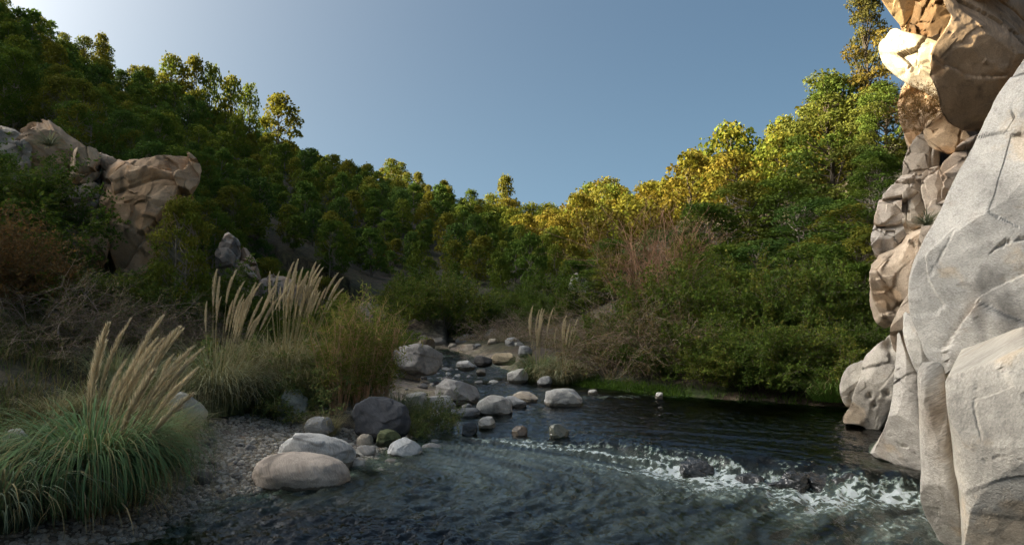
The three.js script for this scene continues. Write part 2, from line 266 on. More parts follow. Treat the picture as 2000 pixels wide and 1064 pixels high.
// a solid block of stone: its face seen from the river bank, bulging, and its body running back into the slope
function stoneBlock(outline, d, nor, o = {}) {
  const { bulge = 0.25, back = 1.5, e = 4, amp = 0.06, seed = 1, rings = 34, seg = 130, base = [0.47, 0.43, 0.37], cuts = 5, freq = 1.3, cutDepth = 0.35, soft = 1, backUp = 0, grooves = [], hollow = null, fac = 0.09, fsc = 0.75, joint = 0.025, grow = 1.035 } = o;
  const R = rngOf(seed * 977 + 5), n = V(...nor).normalize(), u = V(0, 1, 0).cross(n).normalize(), v = n.clone().cross(u);
  let cx = 0, cy = 0; for (const [x, y] of outline) { cx += x / outline.length; cy += y / outline.length; }
  const C = atDepth(cx, cy, d);
  let p = outline.map(([x, y]) => { const r = ray(x, y), t = C.clone().sub(EYE).dot(n) / r.dot(n), q = EYE.clone().addScaledVector(r, t).sub(C); return [q.dot(u) * grow, q.dot(v) * grow]; });
  p = resample(chaikin(p, soft), seg);
  const view = C.clone().sub(EYE).normalize(), vl = V(view.dot(u), view.dot(v), view.dot(n));
  const planes = []; for (let k = 0; k < cuts; k++) { const a = R() * 6.283, tl = 0.25 + R() * 0.5; planes.push([V(Math.cos(a) * Math.sin(tl), Math.sin(a) * Math.sin(tl), Math.cos(tl)), R()]); }
  let size = 0; for (const [x, y] of p) size = Math.max(size, Math.hypot(x, y));
  const g = new GB(), rows = [];
  const put = (x, y, z) => {
    const q = V(x, y, z);
    for (const [m, c] of planes) { const off = bulge * (1 - cutDepth * (0.4 + c)) + 0.25 * size * Math.hypot(m.x, m.y) * c; const k = q.dot(m) - off; if (k > 0) q.addScaledVector(m, -k * 0.92); }
    const w = C.clone().addScaledVector(u, q.x).addScaledVector(v, q.y).addScaledVector(n, q.z);
    const f = fbm(w.x * freq + seed, w.y * freq, w.z * freq, 5), wx = w.x + 0.25 * fbm(w.x, w.y, w.z + seed, 2), wy = w.y + 0.25 * fbm(w.x, w.y + 9, w.z, 2);
    const [f1, e1] = facet(wx / fsc, wy / fsc, w.z / fsc, seed), [f2] = facet(wx * 2.7 / fsc, wy * 2.7 / fsc, w.z * 2.7 / fsc, seed + 3);
    let h = amp * f * 1.2 + fac * (f1 + f2 * 0.33) - joint * sstep(0.07, 0.0, e1);
    if (grooves.length) { const [qx, qy] = project(w); for (const [line, gw, gd] of grooves) for (let i = 1; i < line.length; i++) { const [ax, ay] = line[i - 1], [bx, by] = line[i], t = clamp(((qx - ax) * (bx - ax) + (qy - ay) * (by - ay)) / ((bx - ax) ** 2 + (by - ay) ** 2), 0, 1), dd = Math.hypot(qx - ax - (bx - ax) * t, qy - ay - (by - ay) * t) + 9 * fbm(qx * 0.05, qy * 0.05, seed, 3) + 2; if (dd < gw) { h -= gd * (1 - (Math.max(0, dd) / gw) ** 2); break; } } }
    if (hollow) for (const [hx, hy, hr, hd] of hollow) { const [qx, qy] = project(w); h -= hd * Math.exp(-((qx - hx) ** 2 + (qy - hy) ** 2) / (hr * hr)); }
    w.addScaledVector(n, h).addScaledVector(u, amp * 0.35 * fbm(w.x * 2, w.y * 2, w.z * 2 + seed, 3));
    const sk = 1 + (o.streak ?? 0.12) * fbm((q.x * 0.86 + q.y * 0.5) * 3.2, (q.y * 0.86 - q.x * 0.5) * 0.45, seed * 1.7, 4) * 2.2, cc = stainMix(base, w, seed, o).map((x) => x * sk);
    return g.v(w.x, w.y, w.z, cc, (q.x + q.z * 0.7 + seed * 0.37) / 1.6, (q.y + q.z * 0.7) / 1.6);
  };
  for (let i = 1; i <= rings; i++) { const s = Math.sin(i / rings * Math.PI / 2) ** 0.9, z = bulge * Math.pow(Math.max(0, 1 - Math.pow(s, e)), 1 / e); rows.push(p.map(([x, y]) => put(x * s, y * s, z))); }
  for (let i = 1; i <= 8; i++) { const s = Math.cos(i / 9 * Math.PI / 2), z = back * Math.pow(Math.max(0, 1 - Math.pow(s, 4)), 0.25); rows.push(p.map(([x, y]) => put(x * s + vl.x * z, y * s + vl.y * z + backUp * z, vl.z * z))); }
  const c0 = put(0, 0, bulge), c1 = put(vl.x * back, vl.y * back, vl.z * back);
  for (let j = 0; j < seg; j++) { const k = (j + 1) % seg; g.tri(c0, rows[0][j], rows[0][k]); for (let i = 1; i < rows.length; i++) g.quad(rows[i - 1][j], rows[i][j], rows[i][k], rows[i - 1][k]); const L = rows[rows.length - 1]; g.tri(c1, L[k], L[j]); }
  const geo = g.build();
  { // outward faces whichever way the outline was traced
    let A = 0; for (let i = 0; i < p.length; i++) { const a = p[i], c = p[(i + 1) % p.length]; A += a[0] * c[1] - c[0] * a[1]; }
    if (A < 0) { const ix = geo.index.array; for (let i = 0; i < ix.length; i += 3) { const t = ix[i]; ix[i] = ix[i + 1]; ix[i + 1] = t; } geo.computeVertexNormals(); }
  }
  return geo;
}
// a loose boulder: a lump worn round or left angular
const icoCache = {};
function boulderGeo(rx, ry, rz, o = {}) {
  const { seed = 1, cuts = 4, amp = 0.08, base = [0.5, 0.47, 0.42], detail = 22, sq = 2.4 } = o, R = rngOf(seed * 131 + 7);
  const ico = icoCache[detail] ??= (() => { const g = new THREE.IcosahedronGeometry(1, detail), key = new Map(), pos = [], idx = [], a = g.attributes.position; for (let i = 0; i < a.count; i++) { const k = [a.getX(i), a.getY(i), a.getZ(i)].map((x) => Math.round(x * 1e4)).join(); if (!key.has(k)) { key.set(k, pos.length / 3); pos.push(a.getX(i), a.getY(i), a.getZ(i)); } idx.push(key.get(k)); } return { pos, idx }; })();
  const planes = []; for (let k = 0; k < cuts; k++) { const q = rndDir(R); q.y = Math.abs(q.y) * 0.9; planes.push([q.normalize(), 0.62 + R() * 0.3]); }
  const pos = [], col = [], uv = [];
  for (let i = 0; i < ico.pos.length; i += 3) {
    let q = V(ico.pos[i], ico.pos[i + 1], ico.pos[i + 2]);
    const k = Math.pow(Math.pow(Math.abs(q.x), sq) + Math.pow(Math.abs(q.y), sq) + Math.pow(Math.abs(q.z), sq), -1 / sq); q.multiplyScalar(k);
    for (const [m, c] of planes) { const t = q.dot(m) - c; if (t > 0) q.addScaledVector(m, -t * 0.9); }
    const [bf] = facet(q.x * 1.1 + seed, q.y * 1.1, q.z * 1.1, seed); q.multiplyScalar(1 + (o.flat ?? 0.5) * amp * bf * 1.6 + amp * (fbm(q.x * 1.3 + seed, q.y * 1.3, q.z * 1.3, 4) * 1.6 + fbm(q.x * 4, q.y * 4 + seed, q.z * 4, 3) * 0.35));
    pos.push(q.x * rx, q.y * ry, q.z * rz);
    col.push(...stainMix(base, V(q.x * rx, q.y * ry, q.z * rz), seed, { rust: -0.2, ...o })); uv.push((q.x * rx + q.y * ry * 0.6 + seed * 0.31) / 1.3, (q.z * rz + q.y * ry * 0.8) / 1.3);
  }
  const g = new THREE.BufferGeometry(); g.setAttribute('position', new THREE.Float32BufferAttribute(pos, 3)); g.setAttribute('color', new THREE.Float32BufferAttribute(col, 3)); g.setAttribute('uv', new THREE.Float32BufferAttribute(uv, 2)); g.setIndex(ico.idx); g.computeVertexNormals(); return g;
}
const PALE = [0.52, 0.49, 0.43], TAN = [0.50, 0.42, 0.32], GREY = [0.30, 0.295, 0.28], DARK = [0.085, 0.085, 0.09], OLIVE = [0.16, 0.16, 0.12], WETC = [0.05, 0.05, 0.048];
// a boulder whose outline spans these photo pixels and whose foot touches the ground or water at level y
function boulderAt(x0, y0, x1, y1, level, label, o = {}) {
  const f = onY((x0 + x1) / 2, y1, level), d = -f.z, w = (x1 - x0) / F * d, hv = (y1 - y0) / F * d, rx = w / 2, rz = rx * (o.deep ?? 0.8), sunk = o.sunk ?? 0.35, ry = hv / (2 - sunk) * 1.02;
  const b = mesh('river_boulder', boulderGeo(rx * 1.02, ry, rz, o), o.mat ?? M.rock);
  b.position.set(f.x * (d + rz * 0.75) / d, level + ry * (1 - sunk), f.z - rz * 0.75); b.rotation.set(0, o.turn ?? 0, o.tilt ?? 0);
  if (!o.mat && o.wet !== false && Math.abs(f.x - (shoreL(f.z) + shoreR(f.z)) / 2) < (shoreR(f.z) - shoreL(f.z)) / 2 + 0.6) { // splashed wet foot, with shade under the stone also put into its colour
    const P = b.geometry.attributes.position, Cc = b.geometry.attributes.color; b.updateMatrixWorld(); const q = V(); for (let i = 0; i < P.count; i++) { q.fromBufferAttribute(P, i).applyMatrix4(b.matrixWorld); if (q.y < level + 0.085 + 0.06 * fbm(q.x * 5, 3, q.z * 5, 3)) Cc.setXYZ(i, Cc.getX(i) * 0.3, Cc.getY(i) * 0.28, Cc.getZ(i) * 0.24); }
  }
  return tag(b, label, 'boulder', o.group);
}
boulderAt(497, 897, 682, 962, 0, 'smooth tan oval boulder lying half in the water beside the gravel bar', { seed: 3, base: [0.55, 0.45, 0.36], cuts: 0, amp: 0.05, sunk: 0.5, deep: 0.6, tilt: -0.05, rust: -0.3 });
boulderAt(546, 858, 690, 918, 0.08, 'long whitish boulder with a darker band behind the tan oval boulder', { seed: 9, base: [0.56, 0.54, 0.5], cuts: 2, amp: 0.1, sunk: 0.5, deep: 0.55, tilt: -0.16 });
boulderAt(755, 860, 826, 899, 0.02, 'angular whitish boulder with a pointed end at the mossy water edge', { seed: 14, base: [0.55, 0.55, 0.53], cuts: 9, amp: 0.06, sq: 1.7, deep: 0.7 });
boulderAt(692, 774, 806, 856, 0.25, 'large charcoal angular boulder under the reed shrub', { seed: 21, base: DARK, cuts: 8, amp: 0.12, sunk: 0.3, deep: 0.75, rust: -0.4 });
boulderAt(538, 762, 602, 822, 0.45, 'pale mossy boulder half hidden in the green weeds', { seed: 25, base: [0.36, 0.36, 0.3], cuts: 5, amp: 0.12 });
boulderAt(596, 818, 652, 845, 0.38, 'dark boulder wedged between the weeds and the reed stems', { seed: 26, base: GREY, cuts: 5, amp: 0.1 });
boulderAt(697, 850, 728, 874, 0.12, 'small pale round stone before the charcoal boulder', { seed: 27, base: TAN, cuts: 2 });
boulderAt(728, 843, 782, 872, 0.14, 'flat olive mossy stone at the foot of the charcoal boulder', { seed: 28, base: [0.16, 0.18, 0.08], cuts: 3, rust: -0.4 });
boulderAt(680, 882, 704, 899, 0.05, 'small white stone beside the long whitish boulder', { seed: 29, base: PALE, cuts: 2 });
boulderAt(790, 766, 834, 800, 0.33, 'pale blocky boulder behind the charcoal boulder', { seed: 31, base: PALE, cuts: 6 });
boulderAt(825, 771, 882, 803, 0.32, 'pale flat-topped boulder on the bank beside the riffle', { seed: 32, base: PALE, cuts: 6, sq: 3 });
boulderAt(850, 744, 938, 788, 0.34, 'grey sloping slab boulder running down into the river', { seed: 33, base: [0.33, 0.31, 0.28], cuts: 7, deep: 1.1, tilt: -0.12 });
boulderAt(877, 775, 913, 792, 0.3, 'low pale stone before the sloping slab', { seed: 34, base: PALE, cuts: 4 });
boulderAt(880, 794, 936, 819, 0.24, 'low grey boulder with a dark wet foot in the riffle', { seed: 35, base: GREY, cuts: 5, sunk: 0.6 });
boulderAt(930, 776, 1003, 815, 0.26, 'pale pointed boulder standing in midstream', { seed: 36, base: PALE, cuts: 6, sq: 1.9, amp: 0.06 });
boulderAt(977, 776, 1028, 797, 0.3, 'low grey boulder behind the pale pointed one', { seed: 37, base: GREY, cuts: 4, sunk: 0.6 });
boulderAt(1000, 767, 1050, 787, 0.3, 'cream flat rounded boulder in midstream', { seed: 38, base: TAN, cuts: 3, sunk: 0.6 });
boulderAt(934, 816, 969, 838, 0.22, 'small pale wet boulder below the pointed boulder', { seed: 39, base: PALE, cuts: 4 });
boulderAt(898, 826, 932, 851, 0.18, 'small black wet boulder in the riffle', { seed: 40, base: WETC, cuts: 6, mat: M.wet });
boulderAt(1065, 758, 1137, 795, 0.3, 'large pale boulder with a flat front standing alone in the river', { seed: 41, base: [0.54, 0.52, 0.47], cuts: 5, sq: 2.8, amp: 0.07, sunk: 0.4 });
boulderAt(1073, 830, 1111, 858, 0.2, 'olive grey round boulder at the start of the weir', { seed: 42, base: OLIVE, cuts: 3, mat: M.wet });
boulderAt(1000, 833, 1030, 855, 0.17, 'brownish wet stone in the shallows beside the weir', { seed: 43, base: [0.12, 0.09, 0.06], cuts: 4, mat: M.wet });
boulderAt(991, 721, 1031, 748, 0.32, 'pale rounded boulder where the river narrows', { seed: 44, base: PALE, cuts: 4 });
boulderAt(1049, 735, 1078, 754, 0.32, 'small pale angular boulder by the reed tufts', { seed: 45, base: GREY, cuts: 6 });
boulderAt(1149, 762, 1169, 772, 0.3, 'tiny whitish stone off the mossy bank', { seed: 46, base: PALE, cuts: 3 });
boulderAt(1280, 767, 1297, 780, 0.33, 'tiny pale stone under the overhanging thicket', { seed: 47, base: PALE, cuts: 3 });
// boulders at the head of the reach
boulderAt(765, 668, 858, 726, 0.72, 'broad cracked pale outcrop boulder at the river bend', { seed: 51, base: [0.4, 0.36, 0.31], cuts: 10, amp: 0.14, deep: 0.7 });
boulderAt(812, 660, 850, 684, 1.0, 'brown round boulder behind the broad cracked boulder', { seed: 52, base: [0.24, 0.2, 0.15], cuts: 4 });
boulderAt(960, 690, 1006, 710, 0.75, 'tan flat boulder on the far bank', { seed: 53, base: [0.42, 0.33, 0.2], cuts: 3 });
boulderAt(892, 704, 930, 722, 0.66, 'light grey low boulder on the far shore', { seed: 54, base: PALE, cuts: 5 });
boulderAt(926, 694, 962, 714, 0.75, 'dark wedge boulder beside the tan flat boulder', { seed: 55, base: [0.12, 0.11, 0.1], cuts: 7 });
boulderAt(1010, 676, 1040, 696, 0.95, 'grey round boulder up the far bank', { seed: 56, base: GREY, cuts: 4 });
boulderAt(930, 721, 951, 733, 0.5, 'small brown stone in the far shallows', { seed: 57, base: [0.25, 0.22, 0.17], cuts: 4 });
{ const R = rngOf(77); for (let k = 0; k < 34; k++) { const px = 760 + R() * 260, z = -30 - R() * 7, x = (px - 1000) / F * -z, s = 0.18 + R() * R() * 0.55; const b = mesh('river_boulder', boulderGeo(s, s * 0.6, s * 0.8, { seed: 200 + k, cuts: 6, base: [PALE, GREY, TAN, [0.3, 0.26, 0.21]][k % 4], detail: 9 }), M.rock); b.position.set(x, land(x, z) + s * 0.25, z); b.rotation.y = R() * 6; tag(b, 'stone among the jumbled rocks on the far bank of the river bend', 'boulder', 'jumbled rocks at the river bend'); } }
// weir stones, dark and wet
const weirLabel = 'dark wet stone under the spilling water of the weir', wg = { group: 'stones of the weir', mat: M.wet, base: WETC, rust: -0.4 };
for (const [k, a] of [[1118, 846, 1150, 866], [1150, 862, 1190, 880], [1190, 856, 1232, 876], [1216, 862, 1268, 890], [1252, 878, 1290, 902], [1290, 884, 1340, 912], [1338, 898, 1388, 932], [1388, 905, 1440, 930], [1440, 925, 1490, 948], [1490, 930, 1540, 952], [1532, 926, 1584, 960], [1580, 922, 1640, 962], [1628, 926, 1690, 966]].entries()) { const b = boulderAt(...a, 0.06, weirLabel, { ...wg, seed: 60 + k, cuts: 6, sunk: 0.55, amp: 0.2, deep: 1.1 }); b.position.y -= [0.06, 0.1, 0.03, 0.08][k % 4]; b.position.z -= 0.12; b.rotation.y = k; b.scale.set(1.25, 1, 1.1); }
// stones on the left gravel flat
for (const [k, [a, lab, base]] of [
  [[75, 742, 146, 778], 'dark grey smooth boulder below the thorny thicket', [0.13, 0.13, 0.135]], [[14, 812, 82, 838], 'pale domed stone on the gravel flat', PALE], [[0, 842, 52, 872], 'whitish flat stone beside the pampas grass', PALE],
  [[84, 802, 140, 834], 'light grey stone between the pampas and the thicket', [0.4, 0.4, 0.38]], [[40, 778, 78, 796], 'small grey stone on the gravel under the dark boulder', GREY], [[72, 788, 106, 806], 'brownish stone on the gravel flat', [0.2, 0.17, 0.13]], [[0, 736, 60, 776], 'blackish boulder in the shade of the thicket', [0.1, 0.095, 0.09]], [[330, 768, 400, 830], 'pale lichened boulder behind the pampas leaves', [0.4, 0.4, 0.35]],
].entries()) boulderAt(...a, 0.62, lab, { seed: 90 + k, base, cuts: 4 });

// small cobbles of the gravel bar, and the gravel itself
{
  const R = rngOf(5), geos = [0, 1, 2, 3, 4, 5].map((k) => boulderGeo(1, 0.6, 0.8, { seed: 300 + k, cuts: 4, base: [PALE, GREY, [0.25, 0.23, 0.2], TAN, [0.16, 0.15, 0.14], [0.36, 0.34, 0.31]][k], detail: 4 }));
  let n = 0; while (n < 110) {
    const px = 180 + R() * 560, py = 800 + R() * 240, p = onY(px, py, 0.15), dl = shoreL(p.z) - p.x; if (dl < -0.25 || dl > 2.6 || p.z < -14) continue;
    const s = 0.03 + R() * R() * 0.07, b = mesh('river_cobble', geos[n % 6], M.rock); b.position.set(p.x, land(p.x, p.z) + s * 0.2, p.z); b.scale.setScalar(s); b.rotation.y = R() * 6; n++;
    tag(b, 'fist-sized river cobble on the gravel bar at the water edge', 'cobble', 'cobbles on the gravel bar');
  }
  n = 0; while (n < 130) {
    const z = -9 - R() * 23, x = shoreL(z) + 0.5 - R() * R() * 2.4 + (z < -20 ? R() * 2 : 0), s = 0.06 + R() * R() * 0.2, b = mesh('river_stone', geos[n % 6], M.rock); b.position.set(x, Math.max(land(x, z), waterLevel(x, z) - s * 0.35) + s * 0.25, z); b.scale.set(s, s * (0.8 + R() * 0.5), s); b.rotation.y = R() * 6; n++;
    tag(b, 'rounded stone along the rocky bank beside the riffle', 'stone', 'stones along the rocky bank');
  }
  for (let k = 0; k < 3; k++) {
    const g = boulderGeo(1, 0.6, 0.8, { seed: 320 + k, cuts: 3, base: [[0.62, 0.57, 0.48], [0.42, 0.37, 0.3], [0.72, 0.66, 0.56]][k], detail: 2 }), im = shadows(new THREE.InstancedMesh(g, M.rock, 6000)), m = new THREE.Matrix4(), q = new THREE.Quaternion();
    let c = 0; while (c < 6000) { const z = -5.5 - R() * 9.5, x = shoreL(z) + 0.3 - Math.pow(R(), 1.2) * 3.6, s = 0.012 + R() * R() * 0.042; q.setFromAxisAngle(V(0, 1, 0), R() * 6); im.setMatrixAt(c++, m.compose(V(x, land(x, z) + s * 0.1, z), q, V(s, s, s))); }
    im.name = numbered('gravel'); im.userData.kind = 'stuff'; tag(im, ['grey gravel of the river bar', 'dark gravel mixed into the river bar', 'pale gravel mixed into the river bar'][k], 'gravel'); scene.add(im);
  }
}

// ---------------------------------------------------------------- granite cliff over the river
const GR = [0.54, 0.50, 0.435], BR = [0.38, 0.28, 0.185], YE = [0.56, 0.49, 0.37];
{
  const t = group('granite_cliff', V(0, 0, 0)); tag(t, 'pale granite cliff rising from the water with cracks between its slabs', 'cliff');
  const add = (name, outline, d, n, o) => mesh(name, stoneBlock(outline, d, n, o), M.rock, t);
  add('slab', [[1786, 560], [1797, 515], [1818, 476], [1843, 428], [1882, 350], [1906, 308], [1932, 258], [1952, 214], [1976, 180], [2002, 138], [2060, 20], [2250, -60], [2420, 200], [2400, 560], [2140, 640], [1995, 668], [1905, 702], [1842, 726], [1816, 690], [1806, 655], [1790, 620]], 7.6, [-0.62, 0.28, 0.73], { seed: 101, grooves: [[[[1935, 492], [1962, 474], [2010, 462], [2080, 470]], 5, 0.05], [[[1812, 548], [1838, 500], [1868, 440]], 5, 0.012], [[[1850, 680], [1880, 640], [1915, 622]], 4, 0.012]], bulge: 0.4, back: 3.5, e: 5, amp: 0.07, fac: 0.05, fsc: 2.2, joint: 0.012, base: GR, cuts: 3, rings: 120, seg: 340, freq: 0.8, cutDepth: 0.3, rust: -0.2, dark: -0.12 });
  add('wedge_stone', [[1765, 604], [1785, 615], [1799, 638], [1812, 664], [1812, 688], [1832, 734], [1803, 743], [1786, 717], [1770, 676], [1764, 640]], 8.8, [-0.5, 0.1, 0.86], { seed: 102, bulge: 0.16, back: 1.2, amp: 0.04, fac: 0.03, joint: 0, base: GR, cuts: 4, rust: -0.25 });
  add('front_block', [[1850, 738], [1905, 718], [1990, 682], [2140, 650], [2420, 620], [2500, 1000], [2400, 1300], [1886, 1240], [1884, 1064], [1881, 961], [1873, 914], [1865, 845], [1856, 797]], 6.0, [-0.5, 0.12, 0.86], { seed: 103, grooves: [[[[1912, 740], [1905, 800], [1918, 860]], 5, 0.014], [[[1925, 900], [1960, 890], [2010, 902]], 4, 0.012]], backUp: 0.3, bulge: 0.3, back: 3, e: 5, amp: 0.07, fac: 0.05, fsc: 2.0, joint: 0.008, base: [0.53, 0.475, 0.39], cuts: 2, rings: 110, seg: 320, freq: 0.8, rust: -0.1 });
  add('corner_block', [[1796, 715], [1842, 712], [1853, 770], [1860, 845], [1869, 914], [1878, 961], [1882, 1064], [1880, 1180], [1850, 1160], [1826, 1050], [1811, 1010], [1804, 966], [1806, 908], [1803, 845], [1800, 797]], 6.9, [-0.72, 0.05, 0.68], { seed: 104, bulge: 0.2, back: 2.4, e: 3, amp: 0.06, fac: 0.03, fsc: 1.6, joint: 0.0, base: [0.54, 0.49, 0.415], cuts: 2, rings: 34, seg: 160, rust: -0.2 });
  add('flank', [[1756, 648], [1766, 676], [1782, 714], [1802, 743], [1808, 845], [1812, 914], [1808, 955], [1750, 928], [1687, 902], [1711, 866], [1733, 829], [1742, 797], [1750, 744], [1752, 700]], 9.4, [-0.55, 0.34, 0.76], { seed: 105, grooves: [[[[1742, 852], [1758, 868], [1780, 874], [1790, 886]], 4, 0.03]], bulge: 0.2, back: 2.5, e: 3.4, amp: 0.05, fac: 0.04, fsc: 1.6, joint: 0.0, base: [0.56, 0.51, 0.44], cuts: 3, rings: 70, seg: 220, rust: -0.25, dark: -0.2 });
  add('wet_foot', [[1692, 910], [1750, 928], [1808, 950], [1822, 985], [1822, 1030], [1760, 1000], [1700, 966], [1680, 935]], 9.3, [-0.45, -0.1, 0.9], { seed: 106, bulge: 0.12, back: 2, amp: 0.07, base: [0.15, 0.11, 0.07], cuts: 4, rust: 0 });
  add('lower_block', [[1640, 760], [1646, 735], [1660, 717], [1690, 702], [1700, 730], [1694, 776], [1668, 796], [1650, 790]], 13.6, [-0.4, 0.3, 0.86], { seed: 107, joint: 0.006, fac: 0.06, fsc: 1.1, bulge: 0.35, back: 1.6, amp: 0.06, base: [0.5, 0.45, 0.37], cuts: 3, rust: -0.3 });
  add('lower_block', [[1690, 702], [1716, 672], [1738, 645], [1752, 652], [1757, 700], [1752, 750], [1742, 800], [1724, 846], [1706, 846], [1684, 828], [1646, 826], [1664, 800], [1670, 770], [1684, 740]], 12.4, [-0.5, 0.3, 0.8], { seed: 108, joint: 0.006, fac: 0.06, fsc: 1.1, bulge: 0.3, back: 2, amp: 0.08, base: [0.52, 0.465, 0.385], cuts: 6, rust: -0.25, hollow: [[1737, 668, 13, 0.25], [1700, 772, 5, 0.12], [1708, 790, 5, 0.12], [1733, 768, 6, 0.1]] });
  add('lower_block', [[1738, 646], [1756, 606], [1777, 572], [1783, 540], [1800, 540], [1800, 640], [1770, 690], [1750, 690]], 11.2, [-0.5, 0.2, 0.84], { seed: 109, joint: 0.006, fac: 0.06, fsc: 1.1, bulge: 0.2, back: 2, amp: 0.05, base: [0.46, 0.37, 0.28], cuts: 3, rust: 0 });
}
{
  const t = group('fractured_cliff', V(0, 0, 0)); tag(t, 'brown fractured cliff of angular blocks behind the pale slab', 'cliff');
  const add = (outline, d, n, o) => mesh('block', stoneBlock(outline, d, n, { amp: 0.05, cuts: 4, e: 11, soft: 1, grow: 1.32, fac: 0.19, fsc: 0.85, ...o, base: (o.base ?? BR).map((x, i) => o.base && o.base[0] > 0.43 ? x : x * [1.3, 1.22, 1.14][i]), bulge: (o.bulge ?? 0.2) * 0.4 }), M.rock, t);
  // body of the wall behind the blocks
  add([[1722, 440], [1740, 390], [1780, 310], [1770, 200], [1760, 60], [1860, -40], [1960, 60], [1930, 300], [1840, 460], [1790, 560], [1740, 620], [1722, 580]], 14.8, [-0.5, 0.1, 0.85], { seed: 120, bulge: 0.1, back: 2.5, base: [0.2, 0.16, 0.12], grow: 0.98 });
  // lower fractured wall
  add([[1714, 432], [1728, 384], [1768, 372], [1768, 430], [1722, 436]], 14.0, [-0.5, 0.3, 0.8], { seed: 121, bulge: 0.22, back: 2, base: [0.42, 0.38, 0.33] });
  add([[1768, 344], [1802, 330], [1806, 360], [1802, 376], [1768, 376], [1730, 384]], 13.9, [-0.4, 0.4, 0.8], { seed: 122, bulge: 0.2, back: 2, base: [0.36, 0.33, 0.29] });
  add([[1714, 438], [1766, 434], [1770, 460], [1754, 488], [1718, 502], [1710, 470]], 13.8, [-0.5, 0.05, 0.86], { seed: 123, bulge: 0.2, back: 2, base: [0.44, 0.39, 0.33] });
  add([[1770, 380], [1806, 380], [1812, 410], [1796, 446], [1772, 456], [1768, 420]], 13.5, [-0.5, 0.2, 0.84], { seed: 124, bulge: 0.18, back: 2, base: [0.40, 0.36, 0.30] });
  add([[1717, 506], [1756, 490], [1774, 462], [1800, 448], [1806, 480], [1790, 540], [1762, 592], [1738, 626], [1716, 612], [1709, 570]], 13.2, [-0.55, -0.05, 0.82], { seed: 125, bulge: 0.3, back: 2.2, base: [0.42, 0.35, 0.27], rust: -0.04, rings: 32 });
  add([[1808, 340], [1842, 330], [1856, 360], [1834, 400], [1816, 404], [1806, 372]], 13.2, [-0.4, 0.3, 0.85], { seed: 126, bulge: 0.16, back: 2, base: [0.38, 0.33, 0.27] });
  add([[1845, 326], [1880, 290], [1920, 274], [1912, 312], [1898, 340], [1868, 366], [1854, 352]], 12.6, [-0.4, 0.35, 0.85], { seed: 127, bulge: 0.2, back: 2, base: [0.40, 0.34, 0.28] });
  add([[1776, 304], [1800, 268], [1826, 272], [1832, 300], [1838, 326], [1800, 332], [1772, 344]], 13.9, [-0.4, 0.2, 0.85], { seed: 128, bulge: 0.22, back: 2, base: [0.27, 0.24, 0.2] });
  add([[1816, 408], [1838, 400], [1868, 368], [1880, 380], [1840, 450], [1810, 520], [1794, 520], [1804, 460]], 12.6, [-0.5, 0.2, 0.85], { seed: 133, bulge: 0.12, back: 2, base: [0.36, 0.31, 0.25] });
  // warm shelf under the upper face, and the rock behind it
  add([[1812, 252], [1836, 226], [1856, 222], [1886, 262], [1896, 280], [1862, 292], [1826, 284]], 13.0, [-0.6, 0.1, 0.8], { seed: 129, bulge: 0.14, back: 2, base: [0.46, 0.33, 0.2], rust: 0.05 });
  add([[1766, 190], [1792, 160], [1838, 170], [1852, 210], [1846, 250], [1826, 290], [1790, 300], [1772, 250]], 14.6, [-0.6, 0.1, 0.8], { seed: 130, bulge: 0.25, back: 2, base: [0.36, 0.27, 0.18], rust: 0.05 });
  // sunlit nose
  add([[1723, 84], [1745, 51], [1776, 66], [1815, 72], [1842, 60], [1850, 100], [1846, 150], [1848, 196], [1806, 176], [1774, 164], [1740, 139], [1722, 118]], 13.6, [-0.75, 0.2, 0.65], { seed: 131, fac: 0.09, grow: 1.02, bulge: 0.35, back: 2, base: [0.56, 0.5, 0.38], cuts: 7, rings: 34, rust: -0.2 });
  // overhanging roof and the hollow under it
  add([[1716, -10], [1700, -60], [1760, -110], [1800, -80], [1792, 0], [1784, 34], [1775, 68], [1745, 38]], 12.8, [-0.55, -0.25, 0.8], { seed: 132, grow: 1.0, bulge: 0.25, back: 2, base: [0.46, 0.33, 0.18], rust: 0.0 });
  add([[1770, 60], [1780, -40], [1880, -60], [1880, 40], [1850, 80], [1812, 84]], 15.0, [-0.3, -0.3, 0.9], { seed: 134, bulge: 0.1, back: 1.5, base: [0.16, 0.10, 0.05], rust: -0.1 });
  add([[1740, -40], [1800, -30], [1880, -20], [1990, -60], [1960, -190], [1800, -200], [1720, -120]], 12.6, [-0.4, 0.1, 0.9], { seed: 135, bulge: 0.3, back: 3, base: BR });
  // upper brown face
  add([[1878, -30], [1868, 28], [1841, 71], [1820, 122], [1824, 157], [1845, 198], [1850, 224], [1876, 264], [1922, 279], [1960, 240], [2080, 120], [2200, -40], [2160, -200], [1960, -220]], 11.8, [0.12, -0.12, 0.98], { seed: 136, grow: 1.0, bulge: 0.35, back: 3, base: [0.27, 0.2, 0.135], cuts: 9, rings: 60, seg: 220, e: 9, amp: 0.08, fac: 0.10, fsc: 1.5, joint: 0.03, rust: -0.1, dark: 0 });
}

